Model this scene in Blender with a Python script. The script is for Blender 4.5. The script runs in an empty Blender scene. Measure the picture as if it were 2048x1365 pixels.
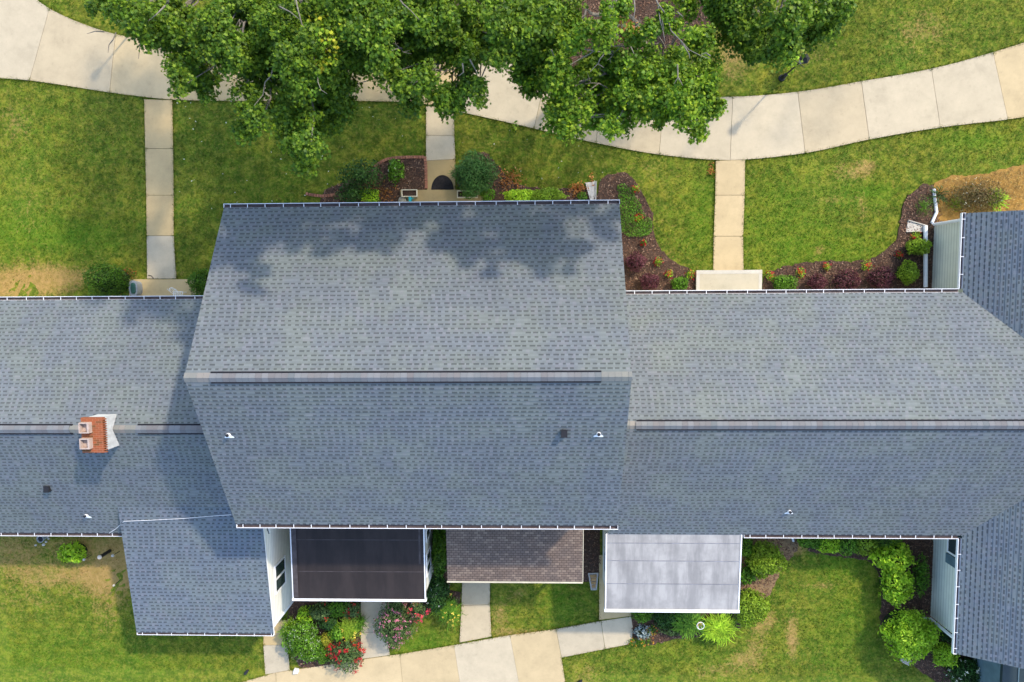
import bpy, math, random
import numpy as np
from mathutils import Vector, Matrix
C = bpy.context.scene
col = C.collection
rad = math.radians
# ------------------------------------------------------------------ camera, world, sun, exposure
FP = 24/36*2048
CAMH = 30.0
def cam_rotation(nx=1065, ny=580, yaw=-0.3):
    n = Vector(((nx-1024)/FP, -(ny-682.5)/FP, -1)).normalized()
    q = n.rotation_difference(Vector((0, 0, -1)))
    return Matrix.Rotation(rad(yaw), 3, 'Z') @ q.to_matrix()
RM = cam_rotation()
cd = bpy.data.cameras.new('camera'); cam = bpy.data.objects.new('camera', cd); col.objects.link(cam)
cd.lens = 24; cd.sensor_width = 36; cd.clip_end = 3000
cam.matrix_world = Matrix.Translation((0, 0, CAMH)) @ RM.to_4x4()
C.camera = cam
SUN_EL, SUN_AZ = 39.5, 43.0      # azimuth clockwise from +y (north)
wd = bpy.data.worlds.new('World'); C.world = wd; wd.use_nodes = True
sk = wd.node_tree.nodes.new('ShaderNodeTexSky'); sk.sky_type = 'NISHITA'; sk.sun_disc = False
sk.sun_elevation = rad(SUN_EL); sk.sun_rotation = rad(SUN_AZ); sk.dust_density = 1.3
bg = wd.node_tree.nodes['Background']; bg.inputs[1].default_value = 0.15
wd.node_tree.links.new(sk.outputs[0], bg.inputs[0])
sl = bpy.data.lights.new('sun', 'SUN'); sl.energy = 1.45; sl.angle = rad(2.4); sl.color = (1, .87, .68)
so = bpy.data.objects.new('sun', sl); col.objects.link(so)
sd = Vector((math.sin(rad(SUN_AZ))*math.cos(rad(SUN_EL)), math.cos(rad(SUN_AZ))*math.cos(rad(SUN_EL)), math.sin(rad(SUN_EL))))
so.rotation_euler = sd.to_track_quat('Z', 'Y').to_euler()
C.view_settings.view_transform = 'Standard'; C.view_settings.look = 'None'
C.view_settings.exposure = 1.58; C.view_settings.gamma = 1
# ------------------------------------------------------------------ helpers
rs = np.random.RandomState(7); random.seed(7)
def W(px, py, z=0.0):
    d = RM @ Vector(((px-1024)/FP, -(py-682.5)/FP, -1)); t = (CAMH-z)/-d.z
    return Vector((d.x*t, d.y*t, z))
def WP(px, py, plane):
    z = 3.0
    for _ in range(12):
        p = W(px, py, z); z = plane(p.x, p.y)
    return W(px, py, z)
def tag(o, label=None, cat=None, group=None, kind=None):
    if label: o['label'] = label
    if cat: o['category'] = cat
    if group: o['group'] = group
    if kind: o['kind'] = kind
    return o
def empty(name, loc, label, cat, group=None):
    o = bpy.data.objects.new(name, None); col.objects.link(o); o.location = loc
    o.empty_display_size = .1
    return tag(o, label, cat, group)
class MB:
    def __init__(s): s.v = []; s.f = []; s.uv = []; s.mi = []; s.m = 0
    def face(s, pts, uv=None, m=None):
        b = len(s.v); s.v += [tuple(p) for p in pts]; s.f.append(list(range(b, b+len(pts))))
        s.uv += list(uv) if uv else [(p[0], p[1]) for p in pts]; s.mi.append(s.m if m is None else m)
    def prism(s, poly, z0, z1, m=None):
        n = len(poly); a = sum(poly[i][0]*poly[(i+1) % n][1]-poly[(i+1) % n][0]*poly[i][1] for i in range(n))
        if a < 0: poly = poly[::-1]
        t = [(p[0], p[1], z1) for p in poly]; b = [(p[0], p[1], z0) for p in poly]
        s.face(t, m=m); s.face(b[::-1], m=m)
        for i in range(n):
            j = (i+1) % n; s.face([b[i], b[j], t[j], t[i]], m=m)
    def box(s, x0, y0, z0, x1, y1, z1, m=None): s.prism([(x0, y0), (x1, y0), (x1, y1), (x0, y1)], z0, z1, m)
    def tube(s, pts, r, n=8, m=None, cap=True):
        pts = [Vector(p) for p in pts]
        if not hasattr(r, '__len__'): r = [r]*len(pts)
        rings = []
        for i, p in enumerate(pts):
            d = (pts[min(i+1, len(pts)-1)]-pts[max(i-1, 0)])
            d = d.normalized() if d.length > 1e-9 else Vector((0, 0, 1))
            a = d.cross(Vector((0, 0, 1)) if abs(d.z) < .9 else Vector((1, 0, 0))).normalized(); b = d.cross(a)
            rings.append([p+(a*math.cos(t)+b*math.sin(t))*r[i] for t in [2*math.pi*k/n for k in range(n)]])
        for A, B in zip(rings, rings[1:]):
            for k in range(n):
                l = (k+1) % n; s.face([A[k], A[l], B[l], B[k]][::-1], m=m)
        if cap: s.face(rings[0][::-1][::-1], m=m); s.face(rings[-1][::-1], m=m)
    def build(s, name, mats, parent=None, smooth=False):
        me = bpy.data.meshes.new(name); me.from_pydata(s.v, [], s.f)
        u = me.uv_layers.new(name='UVMap'); u.data.foreach_set('uv', np.array(s.uv, dtype=np.float32).ravel())
        for q in (mats if isinstance(mats, (list, tuple)) else [mats]): me.materials.append(q)
        me.polygons.foreach_set('material_index', s.mi)
        if smooth: me.polygons.foreach_set('use_smooth', [True]*len(s.f))
        me.update()
        o = bpy.data.objects.new(name, me); col.objects.link(o)
        if parent: setp(o, parent)
        return o
def world_loc(p):
    l = Vector(p.location)
    while p.parent: p = p.parent; l = l+Vector(p.location)
    return l
def setp(o, p):      # geometry is written in world coordinates, parents are only translated
    o.parent = p; l = world_loc(p)
    o.data.transform(Matrix.Translation(-l)); 
def pm(x): return x
# ------------------------------------------------------------------ node helpers
class NT:
    def __init__(s, name):
        s.mat = bpy.data.materials.new(name); s.mat.use_nodes = True; s.t = s.mat.node_tree; s.b = s.t.nodes['Principled BSDF']
        s.b.inputs['Roughness'].default_value = .8; s.b.inputs['Specular IOR Level'].default_value = .25
    def n(s, ty, **k):
        o = s.t.nodes.new('ShaderNode'+ty)
        for a, v in k.items(): setattr(o, a, v)
        return o
    def put(s, sock, v):
        if isinstance(v, bpy.types.NodeSocket): s.t.links.new(v, sock)
        elif v is not None: sock.default_value = v
    def m(s, op, a, b=None, c=None):
        o = s.n('Math', operation=op)
        for i, v in enumerate((a, b, c)):
            if v is not None: s.put(o.inputs[i], v)
        return o.outputs[0]
    def mix(s, f, a, b, mode='MIX'):
        o = s.n('Mix', data_type='RGBA', blend_type=mode)
        s.put(o.inputs[0], f); s.put(o.inputs[6], a if not isinstance(a, tuple) else (*a, 1)); s.put(o.inputs[7], b if not isinstance(b, tuple) else (*b, 1))
        return o.outputs[2]
    def noise(s, vec, scale, detail=3, rough=.55, d=3):
        o = s.n('TexNoise', noise_dimensions='%dD' % d); s.put(o.inputs['Vector'], vec)
        o.inputs['Scale'].default_value = scale; o.inputs['Detail'].default_value = detail; o.inputs['Roughness'].default_value = rough
        return o.outputs[0]
    def ramp(s, f, stops):
        o = s.n('ValToRGB'); s.put(o.inputs[0], f); e = o.color_ramp.elements
        while len(e) < len(stops): e.new(.5)
        for q, (p, c) in zip(e, stops): q.position = p; q.color = (*c, 1)
        return o.outputs[0]
    def step(s, f, a, b):
        o = s.n('MapRange'); s.put(o.inputs[0], f); o.inputs[1].default_value = a; o.inputs[2].default_value = b
        return o.outputs[0]
    def pos(s): return s.n('NewGeometry').outputs['Position']
    def rnd(s): return s.n('NewGeometry').outputs['Random Per Island']
    def uv(s):
        o = s.n('SeparateXYZ'); s.put(o.inputs[0], s.n('UVMap').outputs[0]); return o.outputs[0], o.outputs[1]
    def white(s, x, y=None):
        c = s.n('CombineXYZ'); s.put(c.inputs[0], x); s.put(c.inputs[1], y)
        o = s.n('TexWhiteNoise', noise_dimensions='2D'); s.put(o.inputs[0], c.outputs[0]); return o.outputs[0]
    def bump(s, h, st=.3, dist=.02):
        o = s.n('Bump'); o.inputs['Strength'].default_value = st; o.inputs['Distance'].default_value = dist
        s.put(o.inputs['Height'], h); s.put(s.b.inputs['Normal'], o.outputs[0])
    def color(s, c): s.put(s.b.inputs['Base Color'], c if not isinstance(c, tuple) else (*c, 1)); return s.mat
def plain(name, c, rough=.6, var=.15, scale=3, metal=0):
    t = NT(name); t.b.inputs['Roughness'].default_value = rough; t.b.inputs['Metallic'].default_value = metal
    f = t.step(t.noise(t.pos(), scale, 4), .35, .65)
    return t.color(t.mix(f, tuple(x*(1-var) for x in c), tuple(min(1, x*(1+var*.6)) for x in c)))
def shingle_mat(name, blue, green, dark=.55, E_=.157, cell=.235):
    t = NT(name); u, v = t.uv(); co = t.m('FLOOR', t.m('DIVIDE', v, E_)); fv = t.m('FRACT', t.m('DIVIDE', v, E_))
    off = t.m('MULTIPLY', t.white(co, 3.3), 10)
    cu = t.m('ADD', t.m('DIVIDE', u, cell), off); ce = t.m('FLOOR', cu); fu = t.m('FRACT', cu)
    r1 = t.white(ce, co); r2 = t.white(co, ce)
    ln = t.m('ADD', t.m('MULTIPLY', r1, .42), .38)
    onu = t.m('MULTIPLY', t.m('LESS_THAN', fu, ln), t.m('GREATER_THAN', r2, .05))
    onv = t.m('LESS_THAN', fv, .36); d = t.m('MULTIPLY', onu, onv)
    x = t.n('TexCoord').outputs['UV']
    big = t.step(t.noise(x, .7, 4, .6, 2), .38, .62); med = t.step(t.noise(x, 3.2, 3, .6, 2), .3, .7); fin = t.noise(x, 90, 2, .6, 2)
    c = t.mix(big, blue, green)
    tabr = t.white(t.m('FLOOR', t.m('MULTIPLY', cu, 2.0)), t.m('ADD', co, .37))
    c = t.mix(t.m('MULTIPLY', t.m('GREATER_THAN', tabr, .84), .22), c, (.165, .155, .185))
    k = t.m('ADD', .90, t.m('MULTIPLY', tabr, .10)); k = t.m('ADD', k, t.m('MULTIPLY', t.m('SUBTRACT', med, .5), .07)); shg = t.white(t.m('FLOOR', t.m('ADD', u, off)), t.m('ADD', co, .71)); k = t.m('ADD', k, t.m('MULTIPLY', t.m('SUBTRACT', shg, .5), .10)); k = t.m('ADD', k, t.m('MULTIPLY', t.m('SUBTRACT', t.noise(x, .35, 3, .6, 2), .5), .22)); k = t.m('ADD', k, t.m('MULTIPLY', t.m('SUBTRACT', fin, .5), .5))
    k = t.m('MULTIPLY', k, t.m('SUBTRACT', 1, t.m('MULTIPLY', d, 1-dark)))
    k = t.m('ADD', k, t.m('MULTIPLY', t.m('MULTIPLY', t.m('SUBTRACT', 1, onu), t.m('LESS_THAN', t.m('ABSOLUTE', t.m('SUBTRACT', fv, .3)), .2)), .10))
    h = t.n('HueSaturation'); t.put(h.inputs['Color'], c); t.put(h.inputs['Value'], k)
    t.bump(t.m('ADD', t.m('MULTIPLY', onu, -.3), fin), .25, .006); t.b.inputs['Roughness'].default_value = .9
    return t.color(h.outputs[0])
def threetab_mat(name):
    t = NT(name); u, v = t.uv(); E_ = .105; co = t.m('FLOOR', t.m('DIVIDE', v, E_)); fv = t.m('FRACT', t.m('DIVIDE', v, E_))
    cu = t.m('ADD', t.m('DIVIDE', u, .19), t.m('MULTIPLY', co, .5)); ce = t.m('FLOOR', cu); fu = t.m('FRACT', cu)
    r1 = t.white(ce, co); slot = t.m('MAXIMUM', t.m('LESS_THAN', fu, .11), t.m('LESS_THAN', fv, .2))
    x = t.n('TexCoord').outputs['UV']
    c = t.mix(t.step(t.noise(x, 1.2, 4, .6, 2), .35, .65), (.170, .125, .100), (.145, .112, .095))
    c = t.mix(t.m('GREATER_THAN', r1, .8), c, (.19, .145, .115))
    k = t.m('ADD', .82, t.m('MULTIPLY', r1, .3)); k = t.m('MULTIPLY', k, t.m('SUBTRACT', 1, t.m('MULTIPLY', slot, .6)))
    k = t.m('ADD', k, t.m('MULTIPLY', t.m('SUBTRACT', t.noise(x, 60, 2, .6, 2), .5), .4))
    h = t.n('HueSaturation'); t.put(h.inputs['Color'], c); t.put(h.inputs['Value'], k); return t.color(h.outputs[0])
def leaf_mat(name, cols, trans=.35, rough=.55):
    t = NT(name); n = len(cols)
    c = t.ramp(t.rnd(), [(i/(n-1), q) for i, q in enumerate(cols)])
    c = t.mix(t.step(t.noise(t.pos(), 1.1, 3), .35, .65), c, tuple(q*1.25 for q in cols[-1]) , 'MIX') if False else c
    h = t.n('HueSaturation'); t.put(h.inputs['Color'], c); t.put(h.inputs['Value'], t.m('ADD', .62, t.m('MULTIPLY', t.step(t.noise(t.pos(), 2.2, 4, .7), .32, .68), .68)))
    t.put(h.inputs['Hue'], t.m('ADD', .487, t.m('MULTIPLY', t.noise(t.pos(), 1.3, 3), .026)))
    t.color(h.outputs[0]); t.b.inputs['Roughness'].default_value = rough
    tr = t.n('BsdfTranslucent'); t.put(tr.inputs[0], h.outputs[0])
    mx = t.n('MixShader'); mx.inputs[0].default_value = trans
    t.t.links.new(t.b.outputs[0], mx.inputs[1]); t.t.links.new(tr.outputs[0], mx.inputs[2])
    t.t.links.new(mx.outputs[0], t.t.nodes['Material Output'].inputs[0]); return t.mat
def concrete_mat():
    t = NT('concrete'); a = t.n('Attribute', attribute_name='tint'); p = t.pos()
    c = a.outputs[0]; n1 = t.step(t.noise(p, 1.3, 5, .65), .3, .75); n2 = t.noise(p, 40, 3, .7); n3 = t.step(t.noise(p, 4, 6, .8), .56, .72)
    h = t.n('HueSaturation'); t.put(h.inputs['Color'], c)
    stn = t.step(t.noise(p, .8, 7, .75), .5, .62); k = t.m('ADD', .82, t.m('MULTIPLY', n1, .16)); k = t.m('SUBTRACT', k, t.m('MULTIPLY', stn, .07)); k = t.m('ADD', k, t.m('MULTIPLY', t.m('SUBTRACT', n2, .5), .22)); k = t.m('SUBTRACT', k, t.m('MULTIPLY', n3, .13))
    t.put(h.inputs['Value'], k); t.bump(n2, .2, .005); t.b.inputs['Roughness'].default_value = .9
    return t.color(h.outputs[0])
def lawn_mat(name, tuft=False):
    t = NT(name); p = t.pos(); dry = t.n('Attribute', attribute_name='dry').outputs['Fac']; lush = t.n('Attribute', attribute_name='lush').outputs['Fac']
    n1 = t.step(t.noise(p, .35, 4, .6), .36, .64); n2 = t.step(t.noise(p, 1.6, 5, .65), .34, .66); n3 = t.noise(p, 9, 4, .7); n4 = t.noise(p, 45, 3, .7)
    c = t.mix(n1, (.085, .140, .013), (.235, .225, .023)); c = t.mix(t.m('MULTIPLY', n2, .75), c, (.10, .19, .013))
    n5 = t.step(t.noise(p, 3.6, 5, .7), .45, .66); c = t.mix(t.m('MULTIPLY', n5, .75), c, (.27, .25, .035)); c = t.mix(t.m('MULTIPLY', t.step(t.noise(p, 2.3, 5, .7), .58, .42), .68), c, (.040, .080, .008))
    c = t.mix(t.m('MULTIPLY', t.step(n3, .52, .7), .6), c, (.28, .22, .055)); c = t.mix(t.m('MULTIPLY', t.step(n3, .5, .34), .45), c, (.024, .055, .006))
    c = t.mix(t.m('MULTIPLY', t.m('MULTIPLY', lush, .7), t.m('SUBTRACT', 1, t.m('MINIMUM', dry, 1.0))), c, (.075, .20, .008))
    dn = t.step(t.m('ADD', dry, t.m('ADD', t.m('MULTIPLY', t.m('SUBTRACT', n3, .5), 1.6), t.m('MULTIPLY', t.m('SUBTRACT', t.noise(p, 2.2, 5, .7), .5), 1.2))), .32, .95)
    tan = t.mix(t.step(t.noise(p, 5, 4, .7), .35, .65), (.40, .25, .095), (.27, .19, .055)); c = t.mix(t.m('MULTIPLY', dn, .9), c, tan)
    h = t.n('HueSaturation'); t.put(h.inputs['Color'], c)
    k = t.m('ADD', .60, t.m('MULTIPLY', n4, .95))
    if tuft: k = t.m('MULTIPLY', k, t.m('ADD', .72, t.m('MULTIPLY', t.rnd(), .75)))
    t.put(h.inputs['Value'], k); t.put(h.inputs['Saturation'], 1.0)
    if not tuft: t.bump(t.m('ADD', n4, n3), .6, .05)
    t.b.inputs['Roughness'].default_value = .85; t.b.inputs['Specular IOR Level'].default_value = .1
    t.color(h.outputs[0])
    if tuft:
        tr = t.n('BsdfTranslucent'); t.put(tr.inputs[0], h.outputs[0]); mx = t.n('MixShader'); mx.inputs[0].default_value = .3
        t.t.links.new(t.b.outputs[0], mx.inputs[1]); t.t.links.new(tr.outputs[0], mx.inputs[2]); t.t.links.new(mx.outputs[0], t.t.nodes['Material Output'].inputs[0])
    return t.mat
def ground_mat(name, a, b, c3=None, sc=14):
    t = NT(name); p = t.pos(); c = t.mix(t.step(t.noise(p, sc, 5, .75), .35, .65), a, b)
    if c3: c = t.mix(t.step(t.noise(p, 55, 3, .8), .58, .68), c, c3)
    c = t.mix(t.m('MULTIPLY', t.step(t.noise(p, 1.2, 3), .4, .7), .4), c, tuple(x*.6 for x in a))
    t.bump(t.noise(p, 40, 4, .8), .8, .04); return t.color(c)
def island_mat(name, cols, rough=.8):
    t = NT(name); n = len(cols); t.b.inputs['Roughness'].default_value = rough
    c = t.ramp(t.rnd(), [(i/(n-1), q) for i, q in enumerate(cols)])
    h = t.n('HueSaturation'); t.put(h.inputs['Color'], c); t.put(h.inputs['Value'], t.m('ADD', .85, t.m('MULTIPLY', t.noise(t.pos(), 30, 3), .3)))
    return t.color(h.outputs[0])
M = {}
M['shN'] = shingle_mat('grey_shingle', (.134, .153, .170), (.142, .162, .158), .54)
M['shW'] = shingle_mat('wing_shingle', (.122, .150, .182), (.130, .158, .170), .5)
M['brown'] = threetab_mat('brown_shingle')
M['cap'] = island_mat('ridge_cap_shingle', [(.12, .135, .145), (.165, .175, .185), (.135, .13, .135), (.19, .20, .215), (.14, .15, .16), (.155, .148, .15)], .9)
M['capw'] = island_mat('weathered_cap_shingle', [(.20, .20, .175), (.17, .175, .165), (.21, .195, .18)], .9)
M['white'] = plain('white_paint', (.80, .81, .82), .4, .05)
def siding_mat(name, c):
    t = NT(name); p = t.pos(); z = t.n('SeparateXYZ'); t.put(z.inputs[0], p); g = t.m('LESS_THAN', t.m('FRACT', t.m('DIVIDE', z.outputs[2], .18)), .24)  # shadow under each board edge, painted as a dark line by height
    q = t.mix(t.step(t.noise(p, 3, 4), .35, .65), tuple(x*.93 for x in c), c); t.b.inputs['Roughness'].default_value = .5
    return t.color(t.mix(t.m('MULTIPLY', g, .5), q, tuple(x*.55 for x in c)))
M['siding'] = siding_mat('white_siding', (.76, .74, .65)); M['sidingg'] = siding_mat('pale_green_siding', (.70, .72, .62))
M['black'] = plain('black_metal', (.02, .02, .023), .5, .2)
M['debris'] = ground_mat('gutter_inside', (.15, .12, .12), (.085, .06, .055), (.25, .17, .10), 6)
M['vent'] = plain('black_vent_strip', (.015, .015, .02), .9, .2)
M['fascia'] = plain('dark_fascia', (.05, .05, .06), .8, .2)
M['glass'] = NT('window_glass').mat; M['glass'].node_tree.nodes['Principled BSDF'].inputs['Base Color'].default_value = (.03, .045, .05, 1); M['glass'].node_tree.nodes['Principled BSDF'].inputs['Roughness'].default_value = .08
M['slate'] = plain('blue_grey_shutter', (.10, .16, .19), .6, .15)
t = NT('brick'); u, v = t.uv()
co = t.m('FLOOR', t.m('DIVIDE', v, .075)); cu = t.m('ADD', t.m('DIVIDE', u, .21), t.m('MULTIPLY', co, .5)); r = t.white(t.m('FLOOR', cu), co)
mo = t.m('MAXIMUM', t.m('LESS_THAN', t.m('FRACT', cu), .06), t.m('LESS_THAN', t.m('FRACT', t.m('DIVIDE', v, .075)), .14))
c = t.ramp(r, [(0, (.12, .055, .018)), (.5, (.29, .075, .025)), (1, (.22, .07, .03))]); M['brick'] = t.color(t.mix(t.m('MULTIPLY', mo, .35), c, (.5, .3, .2)))
M['brickp'] = island_mat('brick_paver', [(.25, .10, .06), (.34, .15, .09), (.20, .09, .06)])
M['clay'] = plain('clay_flue', (.42, .33, .28), .8, .15, 8)
M['conc'] = concrete_mat()
M['lawn'] = lawn_mat('lawn'); M['tuft'] = lawn_mat('grass_blades', True)
M['mulch'] = ground_mat('mulch', (.046, .026, .018), (.10, .058, .038), (.24, .15, .10))
M['soil'] = ground_mat('bare_soil', (.30, .20, .105), (.22, .14, .065), (.38, .27, .15), 6)
M['straw'] = ground_mat('golden_dry_ground', (.40, .22, .045), (.20, .115, .03), (.50, .34, .13), 3.5)
M['chips'] = island_mat('mulch_chips', [(.05, .026, .016), (.12, .06, .035), (.20, .11, .07), (.09, .045, .03), (.30, .20, .13)])
M['bark'] = plain('bark', (.16, .13, .105), .95, .4, 12)
M['twig'] = plain('twig', (.19, .17, .14), .95, .3, 12)
def rolled_mat(name, a, b, streak, lap=(.04, .04, .045)):
    t = NT(name); u, v = t.uv(); x = t.n('TexCoord').outputs['UV']
    mp = t.n('Mapping'); mp.inputs['Scale'].default_value = (1.0, .2, 1); t.put(mp.inputs[0], x)
    c = t.mix(t.step(t.noise(mp.outputs[0], 1.6, 5, .65, 2), .38, .62), a, b)
    c = t.mix(t.m('MULTIPLY', t.step(t.noise(x, 1.1, 4, .6, 2), .45, .7), streak), c, tuple(q*.72 for q in a))
    c = t.mix(t.m('MULTIPLY', t.noise(x, 55, 3, .7, 2), .25), c, tuple(q*.6 for q in a))
    t.b.inputs['Roughness'].default_value = .75; t.bump(t.noise(x, 60, 2, .7, 2), .15, .004); return t.color(c)
M['rollb'] = rolled_mat('black_rolled_roofing', (.024, .019, .019), (.036, .028, .027), .3)
M['rollg'] = rolled_mat('silver_rolled_roofing', (.26, .255, .25), (.40, .39, .375), .45)
M['lap'] = plain('roofing_seam', (.07, .06, .062), .9, .3)
M['lapg'] = plain('grey_seam', (.22, .225, .25), .9, .3)
M['rubber'] = plain('black_rubber', (.016, .014, .015), .85, .4, 10)
M['cream'] = plain('cream_wood', (.58, .52, .38), .7, .1)
M['chim'] = plain('chimney_cladding', (.52, .53, .53), .7, .15, 6); M['stone'] = plain('pale_concrete', (.50, .47, .42), .9, .15, 10)
M['grey'] = plain('grey_plastic', (.26, .28, .29), .6, .1)
M['teal'] = plain('teal_plastic', (.03, .34, .38), .4, .2)
M['dgreen'] = plain('dark_green_plastic', (.03, .10, .07), .5, .2)
M['wood'] = plain('weathered_wood', (.40, .24, .10), .8, .3, 15)
M['yellow'] = plain('yellow_foam', (.38, .38, .03), .7, .1, 20)
M['boulder'] = plain('grey_stone', (.30, .28, .22), .9, .25, 12)
# ------------------------------------------------------------------ ground and paths
def pip(P, poly):
    x, y = P[:, 0], P[:, 1]; r = np.zeros(len(P), bool); n = len(poly)
    for i in range(n):
        x0, y0 = poly[i][:2]; x1, y1 = poly[(i+1) % n][:2]
        if y0 == y1: continue
        r ^= ((y0 > y) != (y1 > y)) & (x < (x1-x0)*(y-y0)/(y1-y0)+x0)
    return r
def G(pts, z=0): return [tuple(W(a, b, z))[:2] for a, b in pts]
o = MB(); o.face([(-400, -400, -.03), (400, -400, -.03), (400, 400, -.03), (-400, 400, -.03)])
tag(o.build('ground', M['lawn']), kind='structure')
# [px, py, rx, ry, strength] wear and lush growth of the lawn itself
DRY = [(20,570,75,40,1.1),(110,560,70,32,1.0),(200,548,50,20,.5),(255,568,30,22,.8),(30,245,40,60,.45),(60,420,50,90,.3),(20,1100,90,45,.8),(120,1150,110,26,.6),(215,1150,60,42,1.0),(180,1090,80,30,.75),(255,1120,40,60,.8),(60,1200,90,50,.35),(215,1220,40,60,.45),
  (1700,345,45,22,.62),(1735,330,22,20,.6),(1660,400,60,8,.5),(1725,420,14,36,.5),(1640,500,12,12,.6),(1465,120,40,60,.55),(1540,80,60,60,.5),(1460,60,40,60,.5),(1620,110,40,40,.4),(1585,1275,14,48,1.0),(1640,1170,40,9,.6),(1515,1290,26,60,.55),(1535,1240,25,22,.7),(1430,1345,60,20,.5),(1170,1350,50,30,.5),(1480,1320,30,22,.6),
  (1000,1235,30,45,.6),(1060,1265,70,10,.6),(1040,1185,16,14,.6),(1590,1085,40,30,1.2),(980,280,60,30,.25),(1300,340,60,30,.3),(1290,480,20,50,.3),(1345,510,20,30,.3),(1840,60,60,50,.3),(1950,150,90,20,.2),(350,545,30,14,.5),(1860,55,100,60,.25),(290,480,18,60,.0),(560,1325,20,10,.4),(1340,450,50,40,.15)]
LUSH = [(40,330,90,130,.15),(20,460,80,60,.5),(150,470,110,40,.6),(60,1310,220,70,.4),(330,1340,180,40,.2),(840,1285,80,25,.5),(1130,1190,40,70,.5),(1400,430,40,90,.4),(1560,440,120,110,.4),(1700,500,160,40,.4),(1750,385,60,25,.7),(1700,1250,80,110,.4),(1680,1120,60,30,.5),(1380,1300,150,40,.2),(500,330,150,80,.1),(1950,280,100,20,.5),(1760,100,60,60,-.3)]
def inv_px(P):
    R = np.array(RM).T; d = np.c_[P[:, :2], np.full(len(P), -CAMH)]@R.T
    return 1024+FP*d[:, 0]/-d[:, 2], 682.5-FP*d[:, 1]/-d[:, 2]
def fields(P):
    X, Y = inv_px(P); out = []
    for L in (DRY, LUSH):
        a = np.zeros(len(P), np.float32)
        for x, y, rx, ry, s in L: a = a+s*np.exp(-(((X-x)/rx)**2+((Y-y)/ry)**2)*1.1)
        out.append(np.clip(a, 0, 1.2).astype(np.float32))
    return out
def set_fields(me, P):
    for nm, a in zip(('dry', 'lush'), fields(P)):
        at = me.attributes.new(nm, 'FLOAT', 'POINT'); at.data.foreach_set('value', a)
nx_, ny_ = 400, 300
gx, gy = np.meshgrid(np.linspace(-30, 30, nx_), np.linspace(-20, 24, ny_))
V = np.c_[gx.ravel(), gy.ravel(), np.zeros(gx.size)]
V[:, 2] = .02*np.sin(V[:, 0]*.9)*np.cos(V[:, 1]*.7)+rs.normal(0, .004, len(V))-.01
i = np.arange(nx_*ny_).reshape(ny_, nx_); F = np.c_[i[:-1, :-1].ravel(), i[:-1, 1:].ravel(), i[1:, 1:].ravel(), i[1:, :-1].ravel()]
def np_mesh(name, V, F, mats, parent=None, smooth=False, mi=None):
    me = bpy.data.meshes.new(name); me.vertices.add(len(V)); me.vertices.foreach_set('co', np.ascontiguousarray(V, dtype=np.float32).ravel())
    k = F.shape[1]; me.loops.add(F.size); me.loops.foreach_set('vertex_index', F.ravel().astype(np.int32))
    me.polygons.add(len(F)); me.polygons.foreach_set('loop_start', (np.arange(len(F))*k).astype(np.int32)); me.polygons.foreach_set('loop_total', np.full(len(F), k, np.int32))
    for q in (mats if isinstance(mats, (list, tuple)) else [mats]): me.materials.append(q)
    if mi is not None: me.polygons.foreach_set('material_index', mi.astype(np.int32))
    if smooth: me.polygons.foreach_set('use_smooth', np.ones(len(F), bool))
    me.update(calc_edges=True); me.validate()
    o = bpy.data.objects.new(name, me); col.objects.link(o)
    if parent: setp(o, parent)
    return o
lawn = np_mesh('lawn', V, F, M['lawn']); tag(lawn, kind='structure'); set_fields(lawn.data, V)
NOGRASS = []; PATHS = []
WARM = (0.540, 0.423, 0.243); PALE = (0.529, 0.450, 0.314); GRY = (0.505, 0.432, 0.306); TAN = (0.544, 0.405, 0.206); GOLD = (0.540, 0.410, 0.211); BRN = (0.378, 0.288, 0.140); PINK = (0.504, 0.415, 0.271)
def curve_pts(K, k, n=5):
    q = [np.array(K[min(max(j, 0), len(K)-1)], float) for j in (k-1, k, k+1, k+2)]; out = []
    for i in range(n+1):
        t_ = i/n; out.append(tuple(.5*((2*q[1])+(q[2]-q[0])*t_+(2*q[0]-5*q[1]+4*q[2]-q[3])*t_**2+(3*q[1]-q[0]-3*q[2]+q[3])*t_**3)))
    return out
def slabs(name, quads, z1=.035, gap=.008):
    b = MB(); tint = []
    for q, tcol in quads:
        P = [Vector(p) for p in G(q)]; c = sum(P, Vector((0, 0)))/len(P)
        NOGRASS.append([tuple(p) for p in P]); PATHS.append([tuple(p) for p in P])
        P = [p+(c-p).normalized()*gap*1.3 for p in P]
        n0 = len(b.f); b.prism([tuple(p) for p in P], -.06, z1+random.uniform(-.004, .004)); k = random.uniform(.95, 1.05)
        tint += [tuple(x*k for x in tcol)]*(len(b.f)-n0)
    bb = MB()
    ob = b.build(name, M['conc']); tag(ob, kind='structure'); me = ob.data
    at = me.attributes.new('tint', 'FLOAT_COLOR', 'FACE'); at.data.foreach_set('color', np.array([(*c, 1) for c in tint], np.float32).ravel())
    return ob
U = [(-160,-90),(0,-60),(100,18),(232,69),(343,80),(470,80),(590,78),(712,76),(838,84),(960,104),(1092,150),(1203,178),(1328,192),(1465,194),(1595,184),(1722,163),(1862,138),(1985,105),(2100,68)]
L = [(-190,150),(-60,155),(60,162),(220,186),(343,200),(470,203),(590,203),(711,203),(831,207),(908,222),(1068,258),(1192,287),(1318,310),(1460,321),(1610,307),(1738,280),(1880,256),(2015,240),(2130,222)]
TI = [PALE, GRY, PALE, PINK, WARM, TAN, GOLD, GOLD, TAN, TAN, PALE, PINK, PINK, PALE, PALE, PINK, PALE, PALE, WARM]
slabs('sidewalk', [(curve_pts(U, k)+curve_pts(L, k)[::-1], TI[k+1]) for k in range(len(U)-1)])
slabs('path', [([(289,199),(345,201),(347,298),(291,298)], TAN), ([(291,298),(347,298),(348,391),(293,391)], TAN), ([(293,391),(348,391),(348,472),(294,472)], TAN), ([(294,472),(348,472),(353,558),(295,558)], GRY)])
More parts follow.
